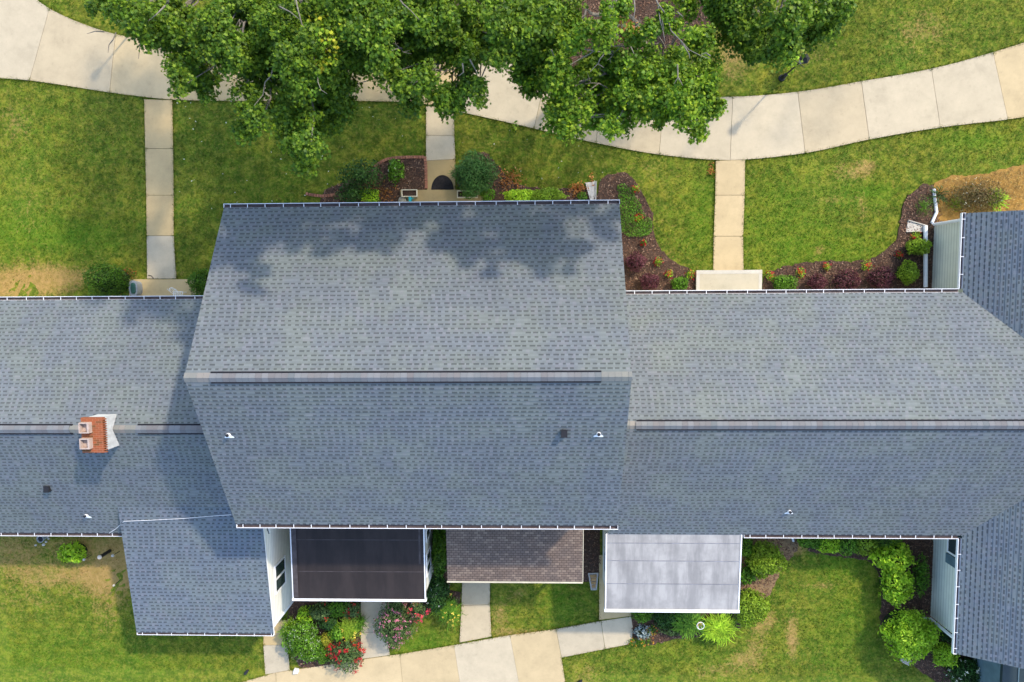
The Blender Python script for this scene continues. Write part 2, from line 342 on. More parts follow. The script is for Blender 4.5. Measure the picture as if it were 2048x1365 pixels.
slabs('path', [([(852,211),(908,222),(909,272),(852,272)], PINK), ([(852,272),(909,272),(911,319),(852,322)], GRY), ([(852,322),(911,319),(911,384),(854,384)], BRN)])
slabs('path', [([(1431,322),(1490,320),(1489,391),(1430,391)], WARM), ([(1430,391),(1489,391),(1486,473),(1427,473)], WARM), ([(1427,473),(1486,473),(1487,545),(1426,545)], WARM)])
slabs('path', [([(527,1240),(578,1240),(576,1290),(527,1290)], TAN), ([(527,1290),(576,1290),(580,1340),(531,1349)], GRY)])
slabs('path', [([(722,1190),(773,1190),(774,1264),(722,1265)], GRY), ([(722,1265),(774,1264),(780,1310),(722,1318)], GRY)])
slabs('path', [([(925,1130),(981,1130),(980,1209),(923,1211)], PINK), ([(923,1211),(980,1209),(983,1273),(919,1285)], PINK)])
slabs('path', [([(1198,1110),(1262,1110),(1262,1232),(1198,1240)], TAN)])
slabs('sidewalk', [([(40,1500),(300,1420),(478,1366),(552,1345),(562,1560)], WARM), ([(552,1345),(722,1319),(800,1308),(830,1620),(562,1560)], WARM), ([(800,1308),(908,1290),(960,1620),(830,1620)], WARM), ([(908,1290),(1020,1270),(1085,1620),(960,1620)], PALE), ([(1020,1270),(1112,1258),(1123,1315),(1170,1620),(1085,1620)], WARM),
   ([(1112,1258),(1202,1242),(1210,1298),(1123,1315)], PALE), ([(1202,1242),(1262,1233),(1266,1255),(1264,1278),(1256,1289),(1210,1298)], PALE)])
def steps(name, poly, h, tcol, rim=None, label=None, extra=None):
    b = MB(); P = G(poly, h); b.prism(P, -.05, h); NOGRASS.append(P)
    tint = [tcol]*len(b.f)
    if rim:
        xs = [p[0] for p in P]; ys = [p[1] for p in P]; n0 = len(b.f); w = .14
        b.box(min(xs), max(ys)-w, h-.02, max(xs), max(ys)+.02, h+.008); b.box(min(xs), min(ys), h-.02, min(xs)+w, max(ys)-w-.008, h+.006); b.box(max(xs)-w, min(ys), h-.02, max(xs), max(ys)-w-.008, h+.006)
        tint += [rim]*(len(b.f)-n0)
    o = b.build(name, M['conc']); at = o.data.attributes.new('tint', 'FLOAT_COLOR', 'FACE'); at.data.foreach_set('color', np.array([(*c, 1) for c in tint], np.float32).ravel())
    tag(o, label, 'stoop', 'front stoops'); return o
steps('concrete_stoop', [(258,559),(372,559),(400,559),(400,640),(258,640)][:1]+[(400,559),(400,640),(258,640)], .15, GOLD, label='golden concrete stoop between two round bushes at the left house')
steps('concrete_stoop', [(800,380),(965,380),(965,470),(800,470)], .18, BRN, label='brown mottled concrete stoop behind the black half-round mat')
steps('concrete_stoop', [(1393,542),(1522,542),(1522,660),(1393,660)], .2, (.50,.45,.34), (.54,.51,.44), label='pale concrete stoop with a raised border, between the red flower beds')
def smooth_poly(pts, it=2, jit=.035, close=True):
    P = [np.array(p) for p in pts]
    for _ in range(it):
        Q = []
        for k in range(len(P)):
            a, b = P[k], P[(k+1) % len(P)]; Q += [a*.75+b*.25, a*.25+b*.75]
        P = Q
    out = []
    for k in range(len(P)):
        a, b = P[k], P[(k+1) % len(P)]; n = max(1, int(np.linalg.norm(b-a)/.12))
        for j in range(n): out.append(a+(b-a)*j/n+rs.normal(0, jit, 2))
    return [tuple(p) for p in out]
BEDS = []
def bed(name, pts, m, z=.03, jit=.03, it=2, raw=False, chips=True):
    P = smooth_poly(G(pts), it, jit); b = MB(); b.prism(P, -.08, z); NOGRASS.append(P)
    if chips: BEDS.append(P)
    return tag(b.build(name, M[m]), kind='structure')
bed('mulch_bed', [(1200,355),(1232,345),(1262,350),(1290,395),(1306,430),(1308,470),(1318,500),(1352,528),(1392,540),(1392,620),(1230,620),(1150,430),(1150,400),(1195,395)], 'mulch', it=1)
bed('mulch_bed', [(1523,548),(1580,530),(1640,522),(1720,524),(1760,510),(1795,480),(1802,430),(1810,400),(1835,375),(1860,365),(1880,390),(1890,600),(1880,620),(1523,620)], 'mulch', it=1)
bed('mulch_bed', [(640,405),(650,380),(700,360),(752,335),(775,318),(800,315),(852,315),(851,380),(800,381),(800,470),(640,470)], 'mulch', it=0, jit=.0)
bed('mulch_bed', [(968,300),(985,320),(1010,350),(1040,372),(1090,378),(1150,375),(1195,380),(1195,470),(967,470),(967,380),(915,380),(915,330)], 'mulch', it=1)
bed('mulch_bed', [(1163,1060),(1200,1060),(1200,1150),(1192,1162),(1163,1164)], 'mulch', it=0, jit=.01)
bed('mulch_bed', [(1262,1236),(1264,1200),(1480,1190),(1480,1215),(1500,1245),(1470,1262),(1420,1270),(1340,1278),(1300,1292),(1268,1288)], 'mulch', it=1)
bed('mulch_bed', [(1590,1060),(1610,1102),(1650,1110),(1700,1116),(1740,1122),(1760,1150),(1766,1190),(1758,1230),(1762,1270),(1790,1305),(1830,1335),(1880,1370),(1920,1420),(2100,1420),(2100,1250),(1880,1060)], 'mulch', it=1)
bed('soil', [(1480,1060),(1590,1060),(1600,1085),(1590,1110),(1570,1122),(1560,1145),(1545,1180),(1530,1200),(1480,1215)], 'soil', it=1)
bed('mulch_bed', [(582,1190),(722,1190),(722,1319),(650,1335),(600,1335),(578,1290),(576,1230)], 'mulch', it=0, jit=.01)
bed('mulch_bed', [(773,1190),(850,1190),(862,1060),(893,1060),(900,1180),(922,1185),(918,1212),(870,1222),(828,1240),(800,1285),(782,1300)], 'mulch', it=0, jit=.01)
bed('dry_ground', [(1862,372),(1890,352),(1960,350),(2000,340),(2090,320),(2100,460),(1880,460),(1874,440),(1868,400)], 'straw', it=1, z=.033, chips=False)
bed('tree_mulch', [(640,-60),(700,20),(770,45),(860,40),(980,60),(1100,100),(1140,140),(1190,140),(1290,120),(1400,90),(1430,20),(1400,-120),(1000,-260),(700,-200)], 'mulch', it=2)
# house footprints kept free of grass
NOGRASS += [[(-30, -10.1+.5), (-30, -.6), (-11, -.6), (-11, 2.7), (3, 2.7), (3, -.6), (17.2, -.6), (17.2, 2.5), (26, 2.5), (26, -14.5), (17.7, -14.5), (17.7, -9.5), (8.4, -9.5), (8.4, -13.2), (3, -13.2), (3, -9.5), (2, -9.5), (2, -12), (-3.6, -12), (-3.6, -9), (-4.6, -9), (-4.6, -12.9), (-10, -12.9), (-10, -9), (-10.9, -9), (-10.9, -14.2), (-16.7, -14.2), (-16.7, -9.6)]]
# grass blades
N = 330000
P = np.c_[rs.uniform(-24.5, 24.5, N), rs.uniform(-17.5, 14.5, N)]
keep = np.ones(N, bool); Pj = P+rs.normal(0, .055, P.shape)
for poly in NOGRASS: keep &= ~pip(Pj, poly)
P = P[keep]; N = len(P); d, l = fields(P)
k2 = rs.rand(N) > np.clip(d, 0, 1)*.75; P = P[k2]; N = len(P)
def blades(P, h, w, spread, nb=2):
    n = len(P); Vs = []
    for b in range(nb):
        a = rs.uniform(0, 2*np.pi, n); q = rs.uniform(0, 2*np.pi, n); hh = h*rs.uniform(.5, 1.2, n); ww = w*rs.uniform(.6, 1.3, n); s = spread*rs.uniform(.3, 1.2, n)
        base = np.c_[P+rs.normal(0, .02, P.shape), np.zeros(n)]
        dx = np.c_[np.cos(a)*ww, np.sin(a)*ww, np.zeros(n)]; tip = base+np.c_[np.cos(q)*s, np.sin(q)*s, hh]
        Vs.append(np.stack([base-dx, base+dx, tip], 1))
    V = np.concatenate(Vs, 1).reshape(-1, 3); return V, np.arange(len(V)).reshape(-1, 3)
EP = []
for poly in PATHS:
    for a, b in zip(poly, poly[1:]+poly[:1]):
        a, b = np.array(a), np.array(b); L_ = np.linalg.norm(b-a); n_ = int(L_*60); t_ = rs.rand(n_, 1); nn = np.array([-(b-a)[1], (b-a)[0]])/max(L_, 1e-6)
        EP.append(a+(b-a)*t_+nn*rs.normal(0, .022, (n_, 1))*(1+1.5*(rs.rand(n_, 1) < .12)))
EP = np.concatenate(EP); ok = np.ones(len(EP), bool)
for poly in PATHS: 
    cc = np.array(poly).mean(0); sh = [tuple(cc+(np.array(q)-cc)*(1-.09/max(.2, np.linalg.norm(np.array(q)-cc)))) for q in poly]; ok &= ~pip(EP, sh)
for poly in NOGRASS[len(PATHS):]: ok &= ~pip(EP, poly)
dd, _ = fields(EP); nb_ = np.zeros(len(EP))
# joints between slabs stay clean: keep only points with lawn within reach on one side
for da in np.linspace(0, 2*np.pi, 8, endpoint=False):
    T_ = EP+np.array([np.cos(da), np.sin(da)])*.13; free = np.ones(len(EP), bool)
    for poly in NOGRASS: free &= ~pip(T_, poly)
    nb_ += free
EP = EP[ok & (nb_ >= 2)]
V, F = blades(P, .05, .014, .05); V2, F2 = blades(EP, .085, .013, .07); F = np.concatenate([F, F2+len(V)]); V = np.concatenate([V, V2])
g = np_mesh('grass', V, F, M['tuft']); set_fields(g.data, V); tag(g, 'short mown green and yellow grass covering the lawns', 'grass', kind='stuff')
# mulch chips
CP = []
for b in BEDS:
    A = np.array(b); mn, mx = A.min(0), A.max(0); n = int((mx-mn).prod()*170); Q = np.c_[rs.uniform(mn[0], mx[0], n), rs.uniform(mn[1], mx[1], n)]; CP.append(Q[pip(Q, b)])
CP = np.concatenate(CP); n = len(CP)
a = rs.uniform(0, 2*np.pi, n); L_ = rs.uniform(.02, .06, n); w_ = rs.uniform(.008, .02, n); z = .034+rs.uniform(0, .02, n)
dx = np.c_[np.cos(a)*L_, np.sin(a)*L_, rs.normal(0, .012, n)]; dy = np.c_[-np.sin(a)*w_, np.cos(a)*w_, rs.normal(0, .006, n)]; c0 = np.c_[CP, z]
V = np.stack([c0-dx-dy, c0+dx-dy, c0+dx+dy, c0-dx+dy], 1).reshape(-1, 3)
tag(np_mesh('mulch_chips', V, np.arange(len(V)).reshape(-1, 4), M['chips']), 'shredded brown bark chips covering the planting beds', 'mulch', kind='stuff')
# ------------------------------------------------------------------ house building helpers
def shingles(name, parent, O, ud, L0, L1, vlen, vd, mat, E_=.157, cutL=0, cutR=0, thick=.1, step=.012):
    """courses of shingles: O origin on the eave line, ud along it, vd up the slope; cutL/cutR slant the ends (m per m)"""
    b = MB(); ud = Vector(ud).normalized(); vd = Vector(vd).normalized(); nn = ud.cross(vd).normalized()
    if nn.z < 0: nn = -nn
    O = Vector(O); n = int(math.ceil(vlen/E_))
    for k in range(n):
        v0 = k*E_; v1 = min(vlen, v0+E_+.02); ve = min(vlen, v0+E_)
        a0, a1 = L0+cutL*v0, L1-cutR*v0; b0, b1 = L0+cutL*ve, L1-cutR*ve
        P = [O+ud*a0+vd*v0+nn*step, O+ud*a1+vd*v0+nn*step, O+ud*b1+vd*ve+nn*.001, O+ud*b0+vd*ve+nn*.001]
        e = 1e-4
        b.face(P, [(a0, v0+e), (a1, v0+e), (b1, ve-e), (b0, ve-e)])
        b.face([O+ud*a0+vd*v0-nn*.002, O+ud*a1+vd*v0-nn*.002, P[1], P[0]], [(a0, v0+e)]*4)
    q = [(L0, 0), (L1, 0), (L1-cutR*vlen, vlen), (L0+cutL*vlen, vlen)]
    T = [O+ud*u+vd*v-nn*.001 for u, v in q]; Bt = [p-nn*thick for p in T]
    b.face(Bt, m=1)
    for i in range(4): j = (i+1) % 4; b.face([T[i], T[j], Bt[j], Bt[i]], m=1)
    return b.build(name, [mat, M['white']], parent)
def ridge_caps(parent, x0, x1, y, z, slope, vents, w=.15, p=.21, wvent=.145):
    b = MB(); x = x0
    while x < x1-.02:
        v = any(a <= x+p/2 <= c for a, c in vents); h = .045 if v else .016; ww = wvent if v else w; xe = min(x+p, x1)
        for s in (-1, 1):
            dz = -slope*ww
            P = [(x+.004, y, z+h), (xe-.004, y, z+h-.004), (xe-.004, y+s*ww, z+h+dz-.004), (x+.004, y+s*ww, z+h+dz)]
            b.face(P if s < 0 else P[::-1], m=0 if v else 1)
        # join both flaps into one island at the crest
        x += p
    n = len(b.f)
    V2 = b.v; F2 = []
    for k in range(0, n, 2):
        A, B = b.f[k], b.f[k+1]
        key = {V2[i]: i for i in A}
        F2 += [A, [key.get(V2[i], i) for i in B]]
    b.f = F2; b.uv = [(0, 0)]*sum(len(f) for f in F2)
    me = b.build('ridge_cap', [M['cap'], M['capw']], parent)
    for a, c in vents:
        q = MB()
        for s in (-1, 1):
            y0, y1 = sorted((y+s*(wvent-.01), y+s*(wvent+.05))); q.box(a, y0, z-slope*wvent-.06, c, y1, z-slope*wvent+.026)
        q.build('ridge_vent', M['vent'], parent)
    return me
HG = {}
def gutter(parent, a, b, side, w=.15, hsp=.62, end0=True, end1=True):
    """open K-gutter from a to b; side = outward normal"""
    a, b = Vector(a), Vector(b); d = (b-a).normalized(); s = Vector(side).normalized(); L = (b-a).length; up = Vector((0, 0, 1))
    o = MB()
    def bx(u0, u1, s0, s1, z0, z1, m):
        P = [a+d*u+s*t for u, t in ((u0, s0), (u1, s0), (u1, s1), (u0, s1))]
        o.prism([(p.x, p.y) for p in P], a.z+z0, a.z+z1, m)
    bx(0, L, w-.022, w, -.11, .012, 0); bx(0, L, .012, w-.034, -.085, -.075, 1); bx(.001, L-.001, w-.033, w-.0225, -.087, .004, 1); bx(0, L, 0, .01, -.11, -.008, 0); bx(0, L, 0, w-.023, -.11, -.089, 0)
    if end0: bx(-.012, -.0005, .0, w+.002, -.112, .014, 0)
    if end1: bx(L+.0005, L+.012, .0, w+.002, -.112, .014, 0)
    g = o.build('gutter', [M['white'], M['debris']], parent)
    key = (round(s.x), round(s.y))
    u = hsp*.35
    while u < L-.03:
        p = a+d*u
        if key not in HG:
            h = MB(); q = [s*t+d*e for t, e in ((-.005, -.012), (w-.03, -.012), (w-.03, .012), (-.005, .012))]
            h.prism([(v.x, v.y) for v in q], .0, .006); HG[key] = h.build('hanger', M['white']).data; ho = [x for x in col.objects if x.data == HG[key]][0]
        else: ho = bpy.data.objects.new('hanger', HG[key]); col.objects.link(ho)
        ho.parent = g; ho.location = p-world_loc(parent)+Vector((0, 0, .005)); u += hsp*random.uniform(.88, 1.12)
    return g
def lap_wall(name, parent, a, b, z0, z1, mat, lap=.18, out=None, gable=None):
    """lap siding on a vertical wall from a to b; out = outward normal; gable=(mid t, rise)"""
    a, b = Vector((*a, 0)), Vector((*b, 0)); L = (b-a).length; d = (b-a)/L; out = Vector((*out, 0)).normalized(); m = MB()
    rise = gable[1] if gable else 0; z = z0
    while z < z1+rise-1e-3:
        zt = min(z+lap, z1+rise)
        def ext(zz):
            if zz <= z1 or not gable: return 0, L
            f = (zz-z1)/rise; return gable[0]*L*f, L-(1-gable[0])*L*f
        p0, p1 = ext(z); q0, q1 = ext(zt)
        P = [a+d*p0+out*.016+Vector((0, 0, z)), a+d*p1+out*.016+Vector((0, 0, z)), a+d*q1+Vector((0, 0, zt)), a+d*q0+Vector((0, 0, zt))]
        m.face(P); m.face([a+d*p0+Vector((0, 0, z)), a+d*p1+Vector((0, 0, z)), P[1], P[0]]); z += lap
    return m.build(name, mat, parent)
def window(parent, x, y0, y1, z0, z1, sx, panes=2):
    f = MB(); t = .07; X0, X1 = (x, x+.05) if sx > 0 else (x-.05, x)
    f.box(X0, y0, z0, X1, y0+t, z1); f.box(X0, y1-t, z0, X1, y1, z1); f.box(X0, y0+t, z0, X1, y1-t, z0+t); f.box(X0, y0+t, z1-t, X1, y1-t, z1)
    if panes == 2: ym = (y0+y1)/2; f.box(X0, ym-.045, z0+t, X1, ym+.045, z1-t)
    w = f.build('window', M['white'], parent)
    g = MB(); xm = x+.03*sx; g.box(min(x+.022*sx, xm), y0+t, z0+t, max(x+.022*sx, xm), y1-t, z1-t); g.build('pane', M['glass'], w)
    return w
def door(parent, x, y, z, ny):
    f = MB(); yy = y+ny*.03; f.box(x-.55, min(y, yy), z, x+.55, max(y, yy), z+2.15); o = f.build('door_frame', M['white'], parent)
    f = MB(); y2 = y+ny*.05; f.box(x-.45, min(yy, y2), z+.02, x+.45, max(yy, y2), z+2.05); f.build('door', M['slate'], o)
def vent_pipe(parent, px, py, plane, sy):
    p = WP(px, py, plane); m = MB(); s = .55*sy
    q = [(-.16, -.10), (.16, -.10), (.16, -.06), (.10, -.02), (0, .02), (-.10, -.02), (-.16, -.06)]
    T = [(p.x+a, p.y+c, plane(p.x+a, p.y+c)+.02) for a, c in q]; B = [(a, b, c-.03) for a, b, c in T]; m.face(T)
    for i in range(len(T)): j = (i+1) % len(T); m.face([B[i], B[j], T[j], T[i]])
    m.tube([(p.x, p.y+.02, p.z-.05), (p.x, p.y+.02, p.z+.12)], [.085, .065], 14)
    o = m.build('pipe_flashing', M['white'], parent)
    k = MB(); k.tube([(p.x, p.y+.02, p.z), (p.x, p.y+.02, p.z+.16)], .055, 12, m=0); k.build('vent_pipe', M['black'], o)
def box_vent(parent, px, py, plane):
    p = WP(px, py, plane); m = MB(); m.box(p.x-.09, p.y-.12, p.z-.12, p.x+.09, p.y+.12, p.z+.12); m.box(p.x-.105, p.y-.135, p.z+.122, p.x+.105, p.y+.12, p.z+.15)
    m.build('box_vent', M['black'], parent)
# ------------------------------------------------------------------ centre house
SL = .576; cx0, cx1, yN, yR, yS, zE = -11.07, 3.08, 3.0, -2.72, -8.62, 5.5
zR = zE+SL*(yN-yR); slS = (zR-zE)/(yR-yS)
cN = lambda x, y: zE+SL*(yN-y); cS = lambda x, y: zE+slS*(y-yS)
H = empty('townhouse', (-4, -2.7, 0), 'tall two-storey townhouse in the middle with the highest grey shingle roof', 'house')
roofN = shingles('roof', H, (cx0, yN, zE), (1, 0, 0), 0, cx1-cx0, math.hypot(yN-yR, zR-zE), (0, yR-yN, zR-zE), M['shN'])
roofS = shingles('roof', H, (cx0, yS, zE), (1, 0, 0), 0, cx1-cx0, math.hypot(yR-yS, zR-zE), (0, yR-yS, zR-zE), M['shN'])
ridge_caps(roofN, cx0-.02, cx1+.02, yR, zR+.005, SL, [(W(420, 756, zR).x, W(1203, 752, zR).x)], .155, wvent=.14)
gutter(H, (cx0, yN+.003, zE-.01), (cx1, yN+.003, zE-.01), (0, 1, 0), hsp=.68); gutter(H, (cx0+.03, yS-.003, zE-.01), (cx1, yS-.003, zE-.01), (0, -1, 0), hsp=.68)
vent_pipe(roofS, 458, 871, cS, 1); vent_pipe(roofS, 1197, 869, cS, 1); box_vent(roofS, 1128, 866, cS)
wy0, wy1 = yS+.4, yN-.4
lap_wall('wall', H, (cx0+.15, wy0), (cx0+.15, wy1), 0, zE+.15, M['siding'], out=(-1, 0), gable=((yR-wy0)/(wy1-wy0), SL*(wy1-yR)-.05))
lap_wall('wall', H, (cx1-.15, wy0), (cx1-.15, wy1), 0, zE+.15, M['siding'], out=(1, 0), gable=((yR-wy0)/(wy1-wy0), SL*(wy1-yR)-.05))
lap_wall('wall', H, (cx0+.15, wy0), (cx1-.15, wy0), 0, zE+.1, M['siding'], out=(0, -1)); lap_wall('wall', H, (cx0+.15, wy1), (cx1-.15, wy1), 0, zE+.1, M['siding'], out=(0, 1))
door(H, W(880, 400).x, wy1+.02, .18, 1)
# porches of the centre house
def flat_roof(parent, x0, x1, y0, y1, z0, z1, mat, lapm, laps, label, rimw=.05, rimf=.12, name='porch_roof', rims=(1, 1)):
    zz = lambda y: z0+(z1-z0)*(y-y0)/(y1-y0)
    m = MB(); T = [(x0, y0, zz(y0)), (x1, y0, zz(y0)), (x1, y1, zz(y1)), (x0, y1, zz(y1))]; m.face(T, [(a, b) for a, b, c in T])
    B = [(a, b, c-.16) for a, b, c in T]; m.face(B[::-1], m=1)
    for i in range(4): j = (i+1) % 4; m.face([B[i], B[j], T[j], T[i]], m=1)
    r = m.build(name, [mat, M['white']], parent); r['label'] = label
    s = MB()
    for y in laps:
        k = random.uniform(-.01, .01); s.face([(x0+.02, y-.016+k, zz(y)+.005), (x1-.02, y-.016, zz(y)+.005), (x1-.02, y+.014, zz(y+.03)+.006), (x0+.02, y+.014+k, zz(y+.03)+.006)])
    if laps: s.build('seam', lapm, r)
    e = MB()
    e.box(x0-.02, y0-rimf, z0-.18, x1+.02, y0-.002, z0+.03)
    for xx, on in ((x0, rims[0]), (x1-rimw, rims[1])):
        if on:
            P = [(xx, y0, z0+.02), (xx+rimw, y0, z0+.02), (xx+rimw, y1, z1+.02), (xx, y1, z1+.02)]; e.face(P)
            Bq = [(a, b, c-.15) for a, b, c in P]
            for i in range(4): j = (i+1) % 4; e.face([Bq[i], Bq[j], P[j], P[i]])
    e.build('edge_trim', M['white'], r); return r
bl = flat_roof(H, -10.12, -4.50, -12.86, wy0-.02, 2.5, 2.62, M['rollb'], M['lap'], [-9.95-.35, -11.62-.05], 'flat black rolled-roofing porch roof', rimf=.1)
q = MB(); 
q.face([(-10.07, -12.8, 2.535), (-9.86, -12.8, 2.535), (-9.86, wy0-.05, 2.65), (-10.07, wy0-.05, 2.65)]); q.build('flashing_strip', M['lap'], bl); q = MB(); q.face([(-4.76, -11.6, 2.53), (-4.68, -11.6, 2.53), (-4.68, wy0-.05, 2.65), (-4.76, wy0-.05, 2.65)])
q.build('flashing_strip', M['lap'], bl)
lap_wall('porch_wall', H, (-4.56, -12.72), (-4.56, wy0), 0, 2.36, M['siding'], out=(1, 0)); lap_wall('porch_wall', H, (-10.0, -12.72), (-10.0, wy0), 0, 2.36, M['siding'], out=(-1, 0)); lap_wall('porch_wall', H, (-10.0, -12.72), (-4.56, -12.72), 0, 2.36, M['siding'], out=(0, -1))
window(H, -4.54, -10.6, -9.6, 1.0, 2.1, 1); window(H, -4.54, -12.1, -11.1, 1.0, 2.1, 1)
bn = shingles('porch_roof', H, (-3.6, -12.1, 2.42), (1, 0, 0), 0, 5.62, 3.84, (0, 3.83, .42), M['brown'], .105, step=.007)
bn['label'] = 'low brown three-tab shingle porch roof'
q = MB(); q.box(-3.62, -12.17, 2.3, 2.04, -12.104, 2.425); q.face([(2.024, -12.1, 2.44), (2.05, -12.1, 2.44), (2.05, wy0-.03, 2.86), (2.024, wy0-.03, 2.86)]); q.face([(2.05, -12.1, 2.3), (2.05, wy0-.03, 2.7), (2.05, wy0-.03, 2.86), (2.05, -12.1, 2.44)]); q.build('edge_trim', M['cream'], bn)
for px_ in (-3.4, 1.85):
    q = MB(); q.box(px_-.06, -11.95, 0, px_+.06, -11.83, 2.34); q.build('porch_post', M['white'], H)
door(H, -1.5, wy0-.02, .05, -1)
# ------------------------------------------------------------------ left house
lyN, lyR, lyS, lzE = -.30, -5.09, -10.01, 2.7; lzR = lzE+.553*(lyN-lyR); ls = (lzR-lzE)/(lyR-lyS)
lS = lambda x, y: lzE+ls*(y-lyS)
HL = empty('townhouse', (-20, -5, 0), 'low townhouse on the left with the brick-topped chimney', 'house', None)
lN_ = shingles('roof', HL, (-32, lyN, lzE), (1, 0, 0), 0, 32-10.93, math.hypot(lyN-lyR, lzR-lzE), (0, lyR-lyN, lzR-lzE), M['shN'])
lS_ = shingles('roof', HL, (-32, lyS, lzE), (1, 0, 0), 0, 32-10.93, math.hypot(lyS-lyR, lzR-lzE), (0, lyR-lyS, lzR-lzE), M['shN'])
ridge_caps(lN_, -32, -10.95, lyR, lzR+.005, .553, [(-32, W(143, 861, lzR).x), (W(274, 861, lzR).x, -10.95)], .15)
gutter(HL, (-32, lyN+.003, lzE-.01), (-11.0, lyN+.003, lzE-.01), (0, 1, 0), hsp=.72, end1=False)
gutter(HL, (-32, lyS-.003, lzE-.01), (-16.86, lyS-.003, lzE-.01), (0, -1, 0), hsp=.66, end1=False)
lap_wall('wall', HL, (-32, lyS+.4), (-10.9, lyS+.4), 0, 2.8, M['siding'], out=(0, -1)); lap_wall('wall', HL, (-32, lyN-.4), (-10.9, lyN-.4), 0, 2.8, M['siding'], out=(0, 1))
door(HL, W(322, 590).x, lyN-.38, .15, 1)
wy, wz, wyb, wzb = -8.66, None, -14.36, 2.58; wz = lS(0, wy)+.005
wing = shingles('wing_roof', HL, (-16.82, wyb, wzb), (1, 0, 0), 0, 16.82-10.95, math.hypot(wy-wyb, wz-wzb)+.22, (0, wy-wyb, wz-wzb), M['shW'])
wing['label'] = 'shallow grey shingle roof of the front wing'
gutter(HL, (-16.8, wyb-.003, wzb-.01), (-10.97, wyb-.003, wzb-.01), (0, -1, 0), hsp=.66, w=.11)
q = MB()
sl_ = (wz-wzb)/(wy-wyb); xw = -11.0
lap_wall('wing_wall', HL, (xw, wyb+.25), (xw, -8.3), 0, wzb+.02, M['siding'], out=(1, 0), gable=(.97, sl_*5.6))
lap_wall('wing_wall', HL, (-16.7, wyb+.25), (-16.7, lyS+.4), 0, wzb, M['siding'], out=(-1, 0), gable=(.97, sl_*4.0)); lap_wall('wing_wall', HL, (-16.7, wyb+.25), (xw, wyb+.25), 0, wzb-.1, M['siding'], out=(0, -1))
q.box(xw+.0, wyb+.2, 0, xw+.03, wyb+.34, wzb-.1); q.build('corner_trim', M['white'], HL)
window(HL, xw+.012, -12.85, -11.6, 1.0, 2.2, 1)
vent_pipe(lS_, 174, 1032, lS, 1); box_vent(lS_, 97, 977, lS)
# chimney
zc = lzR+.66; A = W(161, 836, zc); B = W(209, 906, zc)
xa, xb, ya, yb = A.x, B.x-.02, B.y, A.y
q = MB(); q.box(xa+.04, ya+.04, lzR-.9, xb-.05, yb-.04, zc-.16); ch = q.build('chimney', M['chim'], HL); ch['label'] = 'white chimney with an orange brick top'
q = MB()
def brick_box(m, x0, y0, z0, x1, y1, z1):
    n0 = len(m.f); m.box(x0, y0, z0, x1, y1, z1); i = 0; m_uv = []
    for f in m.f[n0:]:
        P = [m.v[k] for k in f]; flat = abs(P[0][2]-P[2][2]) < 1e-6 and abs(P[0][2]-P[1][2]) < 1e-6
        m_uv += [(p[0], p[1]) if flat else (p[0]+p[1], p[2]) for p in P]
    m.uv[-len(m_uv):] = m_uv
brick_box(q, xa, ya, zc-.16, xb, yb, zc)
nb = 15; stp = (yb-ya)/nb
for i in range(nb): brick_box(q, xb+.001, ya+i*stp+.01, zc-.10, xb+.10, ya+i*stp+stp*.55, zc-.01)
q.build('brick_crown', M['brick'], ch)
for cy in ((ya+yb)/2+.30, (ya+yb)/2-.28):
    q = MB(); fx0, fx1 = xa+.04, xa+.41; h0, h1 = zc+.0, zc+.2; t_ = .035
    q.box(fx0, cy-.19, h0, fx1, cy-.19+t_, h1); q.box(fx0, cy+.19-t_, h0, fx1, cy+.19, h1); q.box(fx0, cy-.19+t_, h0, fx0+t_, cy+.19-t_, h1); q.box(fx1-t_*2, cy-.19+t_, h0, fx1, cy+.19-t_, h1)
    q.face([(fx0+t_, cy-.14, h0+.004), (fx1-2*t_, cy-.14, h0+.004), (fx1-2*t_, cy+.14, h0+.004), (fx0+t_, cy+.14, h0+.004)], m=0)
    q.face([(fx0+.21, cy-.14, h0+.01), (fx1-2*t_, cy-.14, h0+.01), (fx1-2*t_, cy+.14, h0+.01), (fx0+.21, cy+.14, h0+.01)], m=1)
    q.build('chimney_flue', [M['clay'], M['debris']], ch)
wp = [(218, 1067, 2.72), (232, 1058, 2.9), (248, 1043, 3.6), (300, 1041, 3.45), (360, 1038, 3.5), (420, 1033, 3.55), (462, 1030, 3.6)]
def wing_plane(x, y): return max(lS(x, y), wzb+sl_*(y-wyb)) if x > -16.8 else lS(x, y)
q = MB(); q.tube([WP(a, b, lambda x, y: wing_plane(x, y)+.07) for a, b, c in wp], .009, 6); tag(q.build('cable', M['white']), 'thin white cable lying across the front wing roof', 'cable')
# ------------------------------------------------------------------ right house
ryN, ryR, ryS, rzE = -.21, -4.95, -9.95, 2.7; rzR = rzE+.555*(ryN-ryR); rsl = (rzR-rzE)/(ryR-ryS)
rS = lambda x, y: rzE+rsl*(y-ryS)
HR = empty('townhouse', (12, -5, 0), 'low L-shaped townhouse on the right with roof valleys and pale siding', 'house')
xN, xS = 16.83, 17.22; kN = .555; vl = math.hypot(ryN-ryR, rzR-rzE); vs = math.hypot(ryS-ryR, rzR-rzE)
